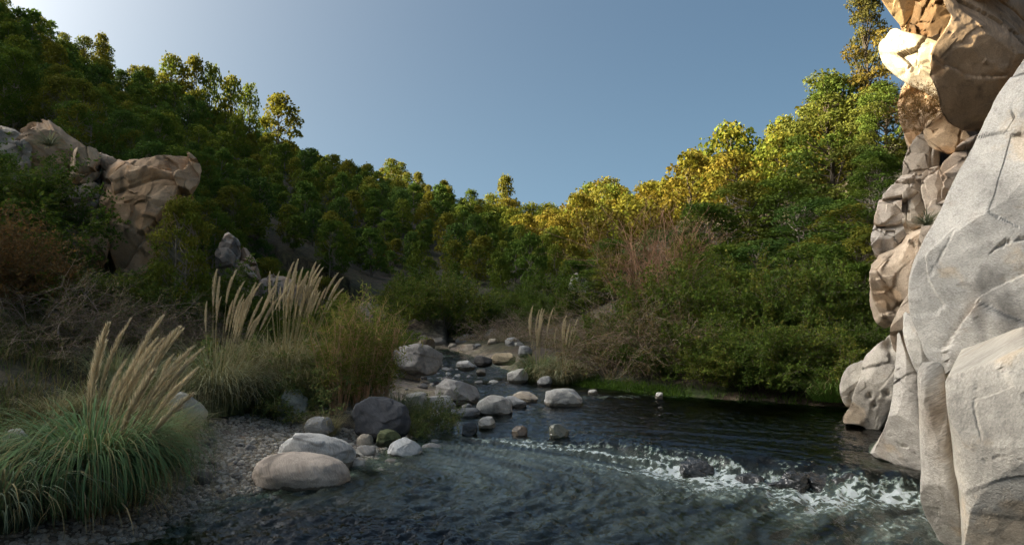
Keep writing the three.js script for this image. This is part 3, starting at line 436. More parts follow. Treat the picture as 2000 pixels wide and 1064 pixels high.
// ---------------------------------------------------------------- rock outcrop on the left slope
{
  const t = group('rock_outcrop', V(0, 0, 0)); tag(t, 'big weathered outcrop of split boulders on the hillside above the thicket', 'rock outcrop');
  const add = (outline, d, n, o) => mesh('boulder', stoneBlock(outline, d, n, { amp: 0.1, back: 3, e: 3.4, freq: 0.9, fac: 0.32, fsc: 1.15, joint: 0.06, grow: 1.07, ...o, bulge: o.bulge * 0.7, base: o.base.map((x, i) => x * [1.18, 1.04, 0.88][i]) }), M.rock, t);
  add([[203, 326], [249, 308], [305, 304], [350, 298], [380, 311], [395, 332], [389, 356], [376, 378], [352, 404], [326, 446], [300, 512], [262, 552], [218, 540], [207, 470], [199, 400], [200, 355]], 21, [0.15, 0.2, 0.95], { seed: 141, bulge: 0.8, base: [0.45, 0.34, 0.235], cuts: 8, rings: 54, seg: 190, rust: 0.04, dark: 0.0, fac: 0.36, fsc: 1.5 });
  add([[126, 352], [146, 296], [190, 292], [197, 318], [184, 356], [154, 360]], 21.3, [0.1, 0.15, 0.95], { seed: 142, bulge: 0.45, base: [0.38, 0.31, 0.23], cuts: 6, rust: 0.02 });
  add([[186, 294], [228, 309], [206, 324], [196, 330], [190, 312]], 21.8, [0.1, 0.3, 0.9], { seed: 143, bulge: 0.3, base: [0.36, 0.30, 0.24] });
  add([[100, 368], [150, 362], [193, 360], [197, 406], [174, 450], [148, 492], [92, 500], [94, 421]], 20.8, [0.2, 0.25, 0.95], { seed: 144, bulge: 0.5, base: [0.27, 0.25, 0.22], cuts: 7, rings: 30, rust: -0.15, dark: 0.05 });
  add([[150, 492], [184, 444], [211, 416], [215, 460], [210, 516], [180, 556], [150, 540]], 20.6, [0.1, 0.1, 0.95], { seed: 145, bulge: 0.4, base: [0.38, 0.29, 0.20], rust: 0.04 });
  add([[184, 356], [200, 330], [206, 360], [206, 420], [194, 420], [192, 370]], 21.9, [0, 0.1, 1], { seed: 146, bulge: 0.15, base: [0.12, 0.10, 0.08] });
  add([[-60, 300], [-40, 225], [28, 206], [66, 218], [112, 248], [150, 276], [178, 296], [146, 300], [124, 352], [90, 360], [40, 350], [-30, 350]], 22.4, [0.1, 0.35, 0.93], { seed: 147, bulge: 0.5, base: [0.32, 0.24, 0.16], cuts: 8, rings: 36, rust: 0.02, dark: 0.05 });
  add([[-70, 262], [0, 246], [34, 254], [62, 290], [60, 346], [0, 352], [-70, 360]], 21.6, [0.15, 0.2, 0.95], { seed: 148, bulge: 0.4, base: [0.36, 0.34, 0.31], rust: -0.2 });
  add([[-80, 360], [0, 350], [80, 356], [110, 420], [100, 520], [20, 560], [-80, 560]], 22.4, [0.1, 0.2, 0.95], { seed: 149, bulge: 0.5, base: [0.22, 0.18, 0.14] });
}
{
  const t = group('rock_outcrop', V(0, 0, 0)); tag(t, 'low pinkish outcrop of broken ribs sinking into the scrub above the plumes', 'rock outcrop');
  const add = (outline, d, n, o) => mesh('boulder', stoneBlock(outline, d, n, { amp: 0.1, back: 2.2, e: 4, fac: 0.3, fsc: 0.9, joint: 0.05, grow: 1.1, ...o }), M.rock, t);
  add([[424, 560], [424, 486], [440, 450], [466, 470], [464, 510], [452, 556], [440, 590]], 24, [0.2, 0.2, 0.95], { seed: 151, bulge: 0.35, base: [0.34, 0.29, 0.24], cuts: 6 });
  add([[464, 500], [478, 482], [500, 512], [508, 548], [490, 600], [460, 600]], 23.8, [0.1, 0.2, 0.95], { seed: 152, bulge: 0.3, base: [0.34, 0.24, 0.16], rust: 0.05, cuts: 6 });
  add([[492, 600], [504, 552], [540, 540], [570, 556], [588, 580], [592, 620], [560, 640], [500, 640]], 23.2, [0.25, 0.3, 0.9], { seed: 153, bulge: 0.4, base: [0.44, 0.36, 0.30], cuts: 7, rust: -0.1 });
  add([[440, 600], [452, 540], [480, 520], [510, 560], [520, 610], [480, 640]], 23, [0.2, 0.3, 0.9], { seed: 155, bulge: 0.4, base: [0.42, 0.33, 0.25], cuts: 7 });
  add([[578, 566], [592, 552], [604, 570], [602, 590], [588, 590]], 25, [0, 0.2, 1], { seed: 154, bulge: 0.2, base: [0.3, 0.26, 0.21] });
}
{
  const t = group('rock_outcrop', V(0, 0, 0)); tag(t, 'small grey crag in the dark wood behind the brown thicket', 'rock outcrop');
  for (const [k, ol] of [[[1108, 600], [1112, 548], [1128, 530], [1134, 560], [1130, 610]], [[1130, 612], [1134, 548], [1146, 536], [1152, 580], [1148, 616]]].entries()) mesh('boulder', stoneBlock(ol, 41, [0, 0.2, 1], { seed: 161 + k, bulge: 0.6, back: 3, base: [0.33, 0.31, 0.28], amp: 0.2, cuts: 6 }), M.rock, t);
}

// ---------------------------------------------------------------- plants
function treeProto(name, seed, o) {
  const { h = 5, w = 4, clear = 0.12, lobes = 22, leaves = 1300, leaf = 0.28, trunkR = 0.12, col = [0.06, 0.1, 0.025], colB = null, top = 0.8, lobeR = 0.2, barkCol = [0.09, 0.07, 0.05], limbs = true, stems = 1 } = o, R = rngOf(seed * 7919 + 3);
  const t = new THREE.Group(), tb = new GB(), lb = new GB(), L = [];
  for (let k = 0; k < lobes; k++) {
    const f = clear + (1 - clear) * (k + R() * 0.9) / lobes, prof = Math.pow(Math.sin(Math.PI * clamp(0.1 + 0.86 * Math.pow((f - clear) / (1 - clear), top), 0, 1)), 0.75), a = k * 2.4 + R() * 1.2, q = Math.sqrt(0.25 + R() * 0.75) * prof * w / 2 * 0.8, s = w * lobeR * (0.65 + R() * 0.7);
    L.push({ c: V(Math.cos(a) * q, Math.min(f * h, h - s * 0.6), Math.sin(a) * q), r: s, tint: colB && R() < 0.4 ? colB : col, f: 0.85 + R() * 0.3 });
  }
  for (let s = 0; s < stems; s++) {
    const bx = stems > 1 ? (R() - 0.5) * w * 0.3 : 0, bz = stems > 1 ? (R() - 0.5) * w * 0.3 : 0, lean = V((R() - 0.5) * 0.12 * h, h * 0.8, (R() - 0.5) * 0.12 * h), pts = [V(bx, -0.3, bz)];
    for (let k = 1; k <= 4; k++) pts.push(V(bx + lean.x * k / 4 + (R() - 0.5) * 0.05 * h * (k < 4), lean.y * k / 4, bz + lean.z * k / 4 + (R() - 0.5) * 0.05 * h * (k < 4)));
    tb.tube(pts, [1.25, 0.9, 0.65, 0.42, 0.2].map((x) => x * trunkR / Math.sqrt(stems)), 6, barkCol);
    if (limbs) for (const l of L) if (R() < 1 / stems + 0.1) { const q = clamp(l.c.y / (lean.y) - 0.22, 0.08, 0.9) * 4, i = Math.min(3, Math.floor(q)), a = pts[i].clone().lerp(pts[i + 1], q - i), m = a.clone().lerp(l.c, 0.5); m.y -= 0.05 * h * R(); tb.tube([a, m, l.c], [trunkR * 0.35, trunkR * 0.22, trunkR * 0.08], 4, barkCol); }
  }
  let tot = 0; for (const l of L) tot += l.r * l.r;
  for (const l of L) {
    const n = Math.round(leaves * l.r * l.r / tot);
    for (let k = 0; k < n; k++) {
      const d = rndDir(R); if (d.y < -0.35) d.y *= -0.6; d.normalize();
      const lump = 1 + 0.35 * noise(d.x * 2.2 + l.c.x, d.y * 2.2 + l.c.y, d.z * 2.2 + l.c.z), rr = l.r * lump * (0.45 + 0.62 * Math.sqrt(R())), p = l.c.clone().addScaledVector(d, rr); p.y = l.c.y + (p.y - l.c.y) * 0.85; if (p.y < 0.05) continue;
      const nor = d.clone().multiplyScalar(0.9).add(rndDir(R)).normalize(), dir = rndDir(R).cross(nor).normalize(); dir.y -= 0.15;
      const sz = leaf * (0.6 + R() * 0.8); lb.leaf(p, dir, nor, sz, sz * 0.72, vary(l.tint, R, 0.22).map((x) => x * l.f));
    }
  }
  t.name = name; mesh('trunk', tb.build(), M.bark, t); mesh('crown', lb.build(), M.leaf, t); return t;
}
function shrubProto(name, seed, o) {              // many stems from the ground with twigs and scattered leaves
  const { h = 2, w = 2, stems = 14, sub = 5, twigs = 4, leaves = 8, leaf = 0.07, thick = 0.012, stemCol = [0.11, 0.08, 0.05], col = [0.07, 0.1, 0.03], colB = null, arch = 0.25, upright = 0.5, narrow = 0.5, subLen = 0.3 } = o, R = rngOf(seed * 4253 + 11);
  const t = new THREE.Group(), sb = new GB(), lb = new GB();
  const twig = (a, dir, len, rad, depth) => {
    const pts = [a], d = dir.clone(); let p = a.clone(); const n = depth === 0 ? 5 : 3;
    for (let k = 0; k < n; k++) { d.add(rndDir(R).multiplyScalar(0.18)).add(V(0, depth === 0 ? -arch * k / n : 0.04, 0)).normalize(); p = p.clone().addScaledVector(d, len / n); if (p.y < 0.02) p.y = 0.02 + R() * 0.05; pts.push(p); }
    sb.tube(pts, pts.map((_, k) => rad * (1 - 0.75 * k / n)), depth === 0 ? 5 : 3, vary(stemCol, R, 0.3));
    const kids = depth === 0 ? sub : depth === 1 ? twigs : 0;
    for (let k = 0; k < kids; k++) { const f = 0.25 + 0.75 * R(), i = Math.min(n - 1, Math.floor(f * n)), q = pts[i].clone().lerp(pts[i + 1], f * n - i), nd = d.clone().add(rndDir(R).multiplyScalar(0.95)).normalize(); twig(q, nd, len * subLen * (1 + R() * 0.8), rad * 0.5, depth + 1); }
    if (depth > 0) for (let k = 0; k < leaves; k++) { const i = Math.floor(R() * n), q = pts[i].clone().lerp(pts[i + 1], R()).addScaledVector(rndDir(R), leaf * 0.5), nor = rndDir(R).add(V(0, 0.6, 0)).normalize(), dr = rndDir(R).cross(nor).normalize(), s = leaf * (0.6 + R() * 0.8); lb.leaf(q, dr, nor, s, s * narrow, vary(colB && R() < 0.35 ? colB : col, R, 0.25)); }
  };
  for (let k = 0; k < stems; k++) { const a = R() * 6.283, q = Math.sqrt(R()), out = q * (1 - upright), base = V(Math.cos(a) * q * w * 0.18, -0.05, Math.sin(a) * q * w * 0.18), dir = V(Math.cos(a) * out * w / h * 1.4, 1, Math.sin(a) * out * w / h * 1.4).normalize(); twig(base, dir, h * (0.6 + 0.45 * R()), thick * (0.7 + R() * 0.6), 0); }
  t.name = name; mesh('stems', sb.build(), M.bark, t); if (lb.p.length) mesh('leaves', lb.build(), M.leaf, t); return t;
}
function bladeGeo(seed, o) {
  const { n = 600, len = 1.3, w = 0.014, spread = 0.35, out = 0.9, droop = 1.1, segs = 6, col = [0.08, 0.12, 0.06], tip = [0.16, 0.17, 0.09], lean = [0, 0] } = o, R = rngOf(seed * 337 + 1), b = new GB();
  for (let k = 0; k < n; k++) {
    const a = R() * 6.283, q = Math.sqrt(R()), L = len * (0.4 + R() * 0.75), s = out * (0.15 + 0.85 * q) * (0.7 + R() * 0.6), dr = droop * (0.5 + R() * 0.9), pts = [], aa = a + (R() - 0.5) * 0.8;
    let p = V(Math.cos(a) * q * spread, 0, Math.sin(a) * q * spread), el = Math.PI / 2 - s * 0.55; pts.push(p);
    for (let j = 0; j < segs; j++) { const f = j / segs; const e2 = el - dr * f * f * 2.0 - dr * f * 0.4, c = Math.cos(e2); p = p.clone().add(V((Math.cos(aa) * c + lean[0] * f) * L / segs, Math.sin(e2) * L / segs, (Math.sin(aa) * c + lean[1] * f) * L / segs)); if (p.y < 0.015) p.y = 0.015 + R() * 0.03; pts.push(p); }
    b.ribbon(pts, w * (0.7 + R() * 0.6), vary(col, R, 0.3), vary(R() < 0.25 ? [0.28, 0.22, 0.1] : tip, R, 0.3));
  }
  return b.build();
}
function plumeGeo(seed, len = 0.62, fat = 0.055) {  // feathery head on a straw stalk, base at the origin
  const R = rngOf(seed * 59 + 2), b = new GB(), bend = 0.02 + R() * 0.08;
  for (let k = 0; k < 800; k++) { const f = Math.pow(R(), 0.9), prof = Math.pow(Math.sin(Math.PI * Math.min(1, 0.08 + f * 0.9)), 0.8), a = R() * 6.283, y = f * len, x0 = bend * f * f * len * 2, d = V(Math.cos(a) * 0.42 + 0.1 * R(), 1, Math.sin(a) * 0.42).normalize(), l = fat * 2.2 * (0.3 + prof) * (0.6 + 0.7 * R()), c = vary([0.64, 0.55, 0.37], R, 0.25), s = V(-Math.sin(a), 0, Math.cos(a)).multiplyScalar(0.0045), q = V(x0 + Math.cos(a) * fat * 0.25 * prof * R(), y, Math.sin(a) * fat * 0.25 * prof * R());
    b.tri(b.v(q.x - s.x, q.y, q.z - s.z, c), b.v(q.x + s.x, q.y, q.z + s.z, c), b.v(q.x + d.x * l, q.y + d.y * l, q.z + d.z * l, c)); }
  b.tube([V(0, 0, 0), V(bend * 0.25 * len * 2, len * 0.5, 0), V(bend * len * 2 * 0.8, len * 0.9, 0)], [0.006, 0.005, 0.002], 4, [0.4, 0.33, 0.22]);
  return b.build();
}
const plumes = [1, 2, 3, 4, 8, 9].map((k) => plumeGeo(k, 0.46 + 0.08 * (k % 5), 0.023 + 0.005 * (k % 4))), slimPlumes = [5, 6, 7].map((k) => plumeGeo(k, 0.55, 0.024));
const stalkCache = {}, stalkGeo = (L) => stalkCache[L] ??= (() => { const b = new GB(); b.tube([V(0, 0, 0), V(0.01, L / 2, 0.005), V(0, L, 0)], [0.007, 0.006, 0.005], 5, [0.34, 0.29, 0.15]); return b.build(); })();
function pampas(p, seed, label, o = {}) {
  const { scale = 1, nPl = 12, stalk = 1.5, lean = [0.35, 0], geos = plumes, fan = 0.35, blades = {} } = o, R = rngOf(seed * 71 + 9), t = group('pampas_clump', p, 0, scale);
  tag(t, label, 'pampas grass', 'pampas grass on the banks');
  mesh('leaves', bladeGeo(seed, blades), M.straw, t);
  if (o.dead) mesh('dead_leaves', bladeGeo(seed + 500, { n: o.dead, len: 1.05, w: 0.012, spread: 0.45, out: 1.5, droop: 1.0, segs: 6, col: [0.24, 0.18, 0.09], tip: [0.36, 0.28, 0.15] }), M.straw, t);
  for (let k = 0; k < nPl; k++) { const a = R() * 6.283, q = R(), dx = lean[0] * (0.55 + R() * 0.9) + Math.cos(a) * q * fan, dz = lean[1] + Math.sin(a) * q * fan, L = Math.round(stalk * (0.75 + R() * 0.4) * 12) / 12, dir = V(dx, 1, dz).normalize(), b0 = V(Math.cos(a) * 0.15 * q, 0.05, Math.sin(a) * 0.15 * q); const rot = new THREE.Quaternion().setFromUnitVectors(V(0, 1, 0), dir);
    const s = mesh('stalk', stalkGeo(L), M.straw, t); s.position.copy(b0); s.quaternion.copy(rot);
    const pl = mesh('plume', geos[k % geos.length], M.straw, s); pl.position.set(0, L, 0); pl.rotation.y = R() * 1.2 - 0.6; pl.scale.setScalar(0.85 + R() * 0.4); }
  return t;
}
const feet = (px, py, y) => { const p = onY(px, py, y); for (let k = 0; k < 6; k++) { const q = onY(px, py, Math.min(2.0, land(p.x, p.z))); p.copy(q); } p.y = land(p.x, p.z); return p; };
const footAt = (px, d) => { const x = (px - 1000) / F * d; return V(x, land(x, -d), -d); };

// pampas grass and reeds on the left bank
pampas(footAt(190, 7.7), 1, 'large pampas grass with drooping blue-green leaves and cream plumes beside the gravel bar', { nPl: 24, dead: 420, scale: 1.1, stalk: 1.05, lean: [0.38, 0], fan: 0.4, blades: { n: 2600, len: 1.6, w: 0.013, spread: 0.30, out: 0.55, droop: 1.7, segs: 10, col: [0.08, 0.165, 0.06], tip: [0.17, 0.26, 0.11] } });
pampas(footAt(15, 6.9), 7, 'leafy pampas tuft without plumes spilling over beside the large one', { nPl: 0, blades: { n: 1100, len: 1.3, w: 0.014, spread: 0.4, out: 1.1, droop: 1.1, segs: 8, col: [0.07, 0.11, 0.065], tip: [0.15, 0.18, 0.11] } });
pampas(footAt(300, 9.3), 2, 'yellowing pampas tuft leaning over the gravel behind the large pampas', { nPl: 2, stalk: 0.9, lean: [0.5, 0.2], fan: 0.2, blades: { n: 700, len: 1.1, w: 0.011, col: [0.1, 0.11, 0.04], tip: [0.22, 0.19, 0.09] } });
pampas(footAt(430, 12.4), 3, 'tall pampas grass with slim upright plumes behind the weeds', { nPl: 26, stalk: 1.75, lean: [0.22, 0], fan: 0.3, geos: slimPlumes, blades: { n: 1800, len: 1.5, w: 0.012, out: 0.7, spread: 0.5, col: [0.15, 0.18, 0.08], tip: [0.33, 0.31, 0.18] } });
pampas(footAt(560, 14.0), 4, 'pampas grass with a dense sheaf of slim plumes beside the reed shrub', { nPl: 40, stalk: 1.85, lean: [0.14, 0], fan: 0.34, geos: slimPlumes, blades: { n: 1800, len: 1.5, w: 0.012, out: 0.6, spread: 0.6, col: [0.16, 0.17, 0.07], tip: [0.36, 0.31, 0.17] } });
pampas(footAt(1052, 21.8), 5, 'dark green pampas tuft on the bank past the midstream boulders', { nPl: 9, stalk: 1.5, lean: [0, 0], fan: 0.2, blades: { n: 1300, len: 1.35, w: 0.02, out: 0.8, col: [0.075, 0.125, 0.04], tip: [0.14, 0.19, 0.07] } });
pampas(footAt(1098, 20.8), 6, 'pale straw-green pampas tuft beside the mossy bank', { nPl: 9, stalk: 1.3, lean: [0.05, 0], fan: 0.25, geos: slimPlumes, blades: { n: 1300, len: 1.15, w: 0.018, out: 0.8, col: [0.2, 0.21, 0.09], tip: [0.36, 0.34, 0.2] } });
{ const t = group('grass_tuft', footAt(1625, 15.6)); tag(t, 'bright green grass tuft at the foot of the cliff beside the pool', 'grass'); mesh('leaves', bladeGeo(31, { n: 900, len: 0.95, w: 0.016, spread: 0.5, out: 1.1, droop: 0.8, col: [0.09, 0.19, 0.025], tip: [0.17, 0.27, 0.05] }), M.straw, t); }

function shrubAt(proto, name, p, sx, sy, label, category = 'shrub', grp, turn) { const o = copyOf(proto, name, p, turn ?? (p.x * 7.3 + p.z * 3.1) % 6.28, sx, sy); return tag(o, label, category, grp); }
const SP = {
  weed: [1, 2].map((k) => shrubProto('weed', k, { h: 0.9, w: 1.2, stems: 34, sub: 5, twigs: 3, leaves: 9, leaf: 0.055, thick: 0.005, stemCol: [0.196, 0.182, 0.07], col: [0.14, 0.189, 0.056], colB: [0.224, 0.21, 0.07], upright: 0.35, narrow: 0.35 })),
  reed: [3, 4].map((k) => shrubProto('reed', k, { h: 2.1, w: 0.8, stems: 40, sub: 5, twigs: 2, leaves: 4, leaf: 0.13, thick: 0.009, stemCol: [0.42, 0.25, 0.14], col: [0.17, 0.20, 0.035], colB: [0.27, 0.25, 0.06], upright: 0.72, narrow: 0.15, arch: 0.03, subLen: 0.13 })),
  thorn: [5, 6].map((k) => shrubProto('thorn', k, { h: 1.7, w: 2.4, stems: 26, sub: 8, twigs: 5, leaves: 3, leaf: 0.055, thick: 0.013, stemCol: [0.27, 0.2, 0.15], col: [0.17, 0.14, 0.07], colB: [0.12, 0.14, 0.05], upright: 0.1, arch: 0.7 })),
  rust: [7].map((k) => shrubProto('rust', k, { h: 2.0, w: 2.0, stems: 22, sub: 8, twigs: 5, leaves: 9, leaf: 0.07, stemCol: [0.16, 0.1, 0.05], col: [0.2, 0.115, 0.04], colB: [0.14, 0.10, 0.04], upright: 0.3 })),
  bush: [8, 9, 10].map((k) => shrubProto('bush', k, { h: 2.0, w: 2.2, stems: 24, sub: 8, twigs: 5, leaves: 12, leaf: 0.09, stemCol: [0.16, 0.13, 0.09], col: [[0.085, 0.135, 0.018], [0.11, 0.15, 0.02], [0.075, 0.12, 0.02]][k - 8], colB: [[0.13, 0.16, 0.025], [0.17, 0.165, 0.03], [0.1, 0.14, 0.02]][k - 8], upright: 0.25, arch: 0.2 })),
  brown: [11, 12].map((k) => shrubProto('brown', k, { h: 2.7, w: 3.0, stems: 26, sub: 6, twigs: 4, leaves: 4, leaf: 0.075, thick: 0.018, stemCol: [0.21, 0.15, 0.10], col: [0.17, 0.13, 0.05], colB: [0.12, 0.135, 0.04], upright: 0.2, arch: 0.6 })),
  tall: [13].map((k) => shrubProto('tall', k, { h: 4.4, w: 2.6, stems: 22, sub: 7, twigs: 5, leaves: 1, leaf: 0.06, thick: 0.026, stemCol: [0.27, 0.15, 0.085], col: [0.15, 0.09, 0.04], upright: 0.5, arch: 0.05 })),
};
// left bank shrubs
for (const [k, [px, d, s]] of [[470, 13.0, 1.0], [545, 12.9, 0.9], [595, 12.7, 1.0], [500, 13.8, 1.3], [420, 13.2, 1.0], [625, 13.3, 1.2], [370, 12.4, 0.9], [320, 11.6, 0.8]].entries()) shrubAt(SP.weed[k % 2], 'weed_clump', footAt(px, d), s, s, 'leafy green weed clump on the bank under the slim plumes', 'weed', 'weed clumps on the bank');
shrubAt(SP.weed[0], 'weed_clump', footAt(855, 12.9), 0.5, 0.8, 'spindly weed at the water edge behind the angular whitish boulder', 'weed');
shrubAt(SP.weed[1], 'weed_clump', footAt(800, 12.3), 0.55, 0.55, 'low weed tuft beside the charcoal boulder', 'weed');
for (const [k, [px, d, s]] of [[662, 12.8, 0.95], [708, 13.3, 1.0], [744, 13.9, 0.92], [690, 14.6, 1.05]].entries()) shrubAt(SP.reed[k % 2], 'reed_shrub', footAt(px, d), s, s, 'upright reddish stemmed reed shrub with thin yellow-green leaves above the charcoal boulder', 'shrub', 'reed shrubs on the bank');
for (const [k, [px, d, s]] of [[70, 14, 0.9], [150, 14.6, 1.0], [215, 15.2, 1.0], [290, 16.5, 0.9], [350, 17.5, 0.85], [110, 13.2, 0.7], [255, 14.2, 0.75], [420, 18.6, 0.8], [-70, 15.4, 1.0], [-160, 15, 1.0], [-260, 14.6, 1.0]].entries()) shrubAt(SP.thorn[k % 2], 'thorn_thicket', footAt(px, d), s, s, 'tangled grey-brown thorn thicket on the bank below the outcrop', 'shrub', 'thorn thickets below the outcrop');
shrubAt(SP.rust[0], 'rusty_shrub', footAt(5, 15.2), 0.8, 0.95, 'rusty orange shrub at the edge of the thorn thicket', 'shrub');
shrubAt(SP.rust[0], 'rusty_shrub', footAt(-60, 14.2), 1.1, 1.1, 'rusty brown shrub beside the blackish boulder', 'shrub', undefined, 2);
for (const [k, [px, d, s, sy]] of [[30, 17.5, 1.1, 1.0], [90, 16.4, 0.9, 0.5], [0, 19, 1.2, 1.2], [190, 17.5, 0.7, 0.45], [255, 17.8, 0.8, 0.5], [310, 18.0, 0.8, 0.6], [390, 20.5, 1.0, 0.8], [140, 16.4, 0.8, 0.5], [440, 22, 1.0, 0.7], [500, 22.5, 0.8, 0.5], [40, 20, 0.9, 0.9]].entries()) shrubAt(SP.bush[k % 3], 'green_bush', footAt(px, d), s, sy, 'dark green leafy bush at the foot of the split-boulder outcrop', 'bush', 'bushes round the outcrop');
for (const [k, [px, d, s]] of [[560, 19, 0.7], [610, 20, 0.8], [660, 19, 0.7], [720, 21, 0.8], [540, 23.5, 0.9], [640, 25, 1], [700, 27, 1.0], [760, 26, 0.8], [590, 28, 1.1], [480, 20, 0.8]].entries()) shrubAt(SP.bush[k % 3], 'green_bush', footAt(px, d), s, s * 0.8, 'olive scrub bush on the flat behind the reed shrubs', 'bush', 'scrub behind the reed shrubs');
// scrub at the head of the reach
for (const [k, [px, d, s]] of [[825, 38, 1.0], [868, 37, 1.3], [915, 38, 1.1], [958, 40, 0.8], [790, 40, 0.9], [845, 42, 1.3], [893, 43, 1.2], [1000, 42, 0.8], [1062, 36, 0.7], [1100, 38, 1.1], [760, 36, 0.6], [1040, 42, 1.0]].entries()) shrubAt(SP.bush[k % 3], 'green_bush', footAt(px, d), s, s, 'dark round bush at the foot of the wooded slope behind the river bend', 'bush', 'bushes behind the river bend');
for (const [k, [px, d, s]] of [[950, 34, 0.9], [1000, 33, 0.9], [1075, 30, 0.9], [1120, 27, 0.9], [1010, 37, 1], [1050, 32, 0.9]].entries()) shrubAt(SP.thorn[k % 2], 'thorn_thicket', footAt(px, d), s, s, 'grey-brown brush on the far bank by the pampas tufts', 'shrub', 'brush at the river bend');
// right bank
for (const [k, [px, d, s, tn]] of [[1195, 20.4, 0.75, 0], [1245, 20.0, 0.95, 1], [1290, 19.6, 0.95, 2], [1345, 19.8, 0.9, 3], [1230, 22, 0.9, 4], [1180, 24, 0.8, 1.5]].entries()) shrubAt(SP.brown[k % 2], 'brown_thicket', footAt(px, d), s, s, 'brown leafless thicket of arching stems over the mossy bank', 'shrub', 'brown thickets on the mossy bank', tn);
shrubAt(SP.tall[0], 'bare_shrub', footAt(1262, 23.5), 1.0, 0.85, 'tall upright bare shrub with reddish-brown branches above the arching thicket', 'shrub');
shrubAt(SP.tall[0], 'bare_shrub', footAt(1310, 25), 0.8, 0.75, 'shorter bare reddish shrub against the dark wood', 'shrub', undefined, 2.1);
for (const [k, [px, d, s, sy]] of [[1390, 18.0, 0.7, 0.7], [1440, 17.3, 0.7, 0.65], [1490, 16.9, 0.75, 0.7], [1540, 16.6, 0.7, 0.7], [1590, 16.3, 0.7, 0.7], [1650, 17.0, 0.7, 0.7], [1420, 19.5, 0.9, 1.0], [1500, 19, 0.9, 1.1], [1570, 18.6, 0.9, 1.1], [1650, 18.4, 0.9, 1.1], [1365, 18.3, 0.5, 0.5], [1462, 17.4, 0.45, 0.5], [1300, 21.5, 0.9, 1.1], [1345, 21, 1.0, 1.2], [1270, 19.2, 0.5, 0.55], [1205, 21.6, 0.7, 0.8]].entries()) shrubAt(SP.bush[k % 3], 'green_bush', footAt(px, d), s, sy, 'dark undergrowth bush hanging over the still pool', 'bush', 'undergrowth along the pool');
{ // mossy grass strip along the far side of the river
  const b = new GB(), R = rngOf(404);
  for (let k = 0; k < 9000; k++) { const z = -15.6 - R() * 8.5, x = shoreR(z) - 0.12 + R() * R() * 1.1, y = land(x, z), a = R() * 6.283, l = 0.05 + R() * 0.11, c = vary([0.085, 0.15, 0.02], R, 0.35); if (R() > sstep(-0.35, 0.1, fbm(x, z, 3, 3)) * (z < -17.2 ? 1 : 0.18)) continue; b.ribbon([V(x, y - 0.01, z), V(x + Math.cos(a) * l * 0.2, y + l * 0.6, z + Math.sin(a) * l * 0.2), V(x + Math.cos(a) * l * 0.7, y + l, z + Math.sin(a) * l * 0.7)], 0.016, c); }
  const o = mesh('mossy_grass', b.build(), M.straw); o.userData.kind = 'stuff'; tag(o, 'bright mossy grass along the bank under the thickets', 'grass');
}
{ // dry grass over the left bank
  const b = new GB(), R = rngOf(405);
  for (let k = 0; k < 84000; k++) { const d = 7.5 + R() * R() * 28, px = -500 + R() * 1260, x = (px - 1000) / F * d, z = -d; if (shoreL(z) - x < (z > -13 ? 2.6 : 1.0) + 1.4 * R() || fbm(x * 0.4, 3, z * 0.4, 3) < R() * 0.5 - 0.3) continue; const y = land(x, z), a = R() * 6.283, l = (0.1 + R() * 0.28) * (1 + d * 0.012), c = vary(R() < 0.5 ? [0.15, 0.125, 0.055] : [0.085, 0.105, 0.03], R, 0.35); b.ribbon([V(x, y - 0.01, z), V(x + Math.cos(a) * l * 0.2, y + l * 0.65, z + Math.sin(a) * l * 0.2), V(x + Math.cos(a) * l * 0.75, y + l, z + Math.sin(a) * l * 0.75)], 0.008 + d * 0.0006, c); }
  const o = mesh('bank_grass', b.build(), M.straw); o.userData.kind = 'stuff'; tag(o, 'rough dry grass on the bank between the shrubs', 'grass');
}
const tuftG = [71, 72, 73].map((k) => bladeGeo(k, { n: 420, len: 0.8, w: 0.009, spread: 0.3, out: 0.8, droop: 0.9, segs: 6, col: [[0.17, 0.21, 0.08], [0.22, 0.21, 0.09], [0.14, 0.18, 0.08]][k - 71], tip: [[0.32, 0.32, 0.17], [0.40, 0.34, 0.19], [0.27, 0.28, 0.16]][k - 71] }));
for (const [k, [px, d, s]] of [[250, 9.4, 0.8], [300, 10.6, 0.9], [345, 10.4, 0.7], [385, 12.2, 1.1], [440, 12.8, 1.1], [500, 13.0, 1.1], [560, 13.2, 1.0], [610, 13.2, 1.1], [340, 11.8, 1.1], [420, 13.4, 1.3], [520, 14.4, 1.4], [600, 15, 1.3], [200, 10.6, 0.9], [120, 10.2, 0.7], [280, 12, 1.1], [230, 12.8, 1.0], [640, 11.9, 0.6], [780, 13.4, 0.7], [820, 13.6, 0.5]].entries()) { const t = group('grass_tuft', footAt(px, d), k, s * 1.25); mesh('leaves', tuftG[k % 3], M.straw, t); tag(t, 'pale wispy grass tuft among the weeds on the bank', 'grass', 'grass tufts on the bank'); }
// plants on the rock
function rosette(p, s, seed, label) { const t = group('rosette_plant', p, 0, s); tag(t, label, 'plant'); mesh('leaves', bladeGeo(seed, { n: 170, len: 0.62, w: 0.02, spread: 0.05, out: 2.2, droop: 0.7, segs: 6, col: [0.13, 0.16, 0.09], tip: [0.24, 0.24, 0.15] }), M.straw, t); }
rosette(atDepth(95, 285, 21.0), 1.1, 61, 'spiky grey-green rosette plant growing high on the outcrop');
rosette(atDepth(108, 345, 20.6), 0.9, 62, 'spiky rosette plant in the cleft under the higher one');
rosette(atDepth(1812, 440, 12.0), 0.7, 63, 'spiky rosette plant in a crack of the fractured cliff');
shrubAt(SP.rust[0], 'ledge_shrub', atDepth(1806, 246, 13.3), 0.34, 0.4, 'reddish dry shrub on the ledge of the fractured cliff', 'shrub');

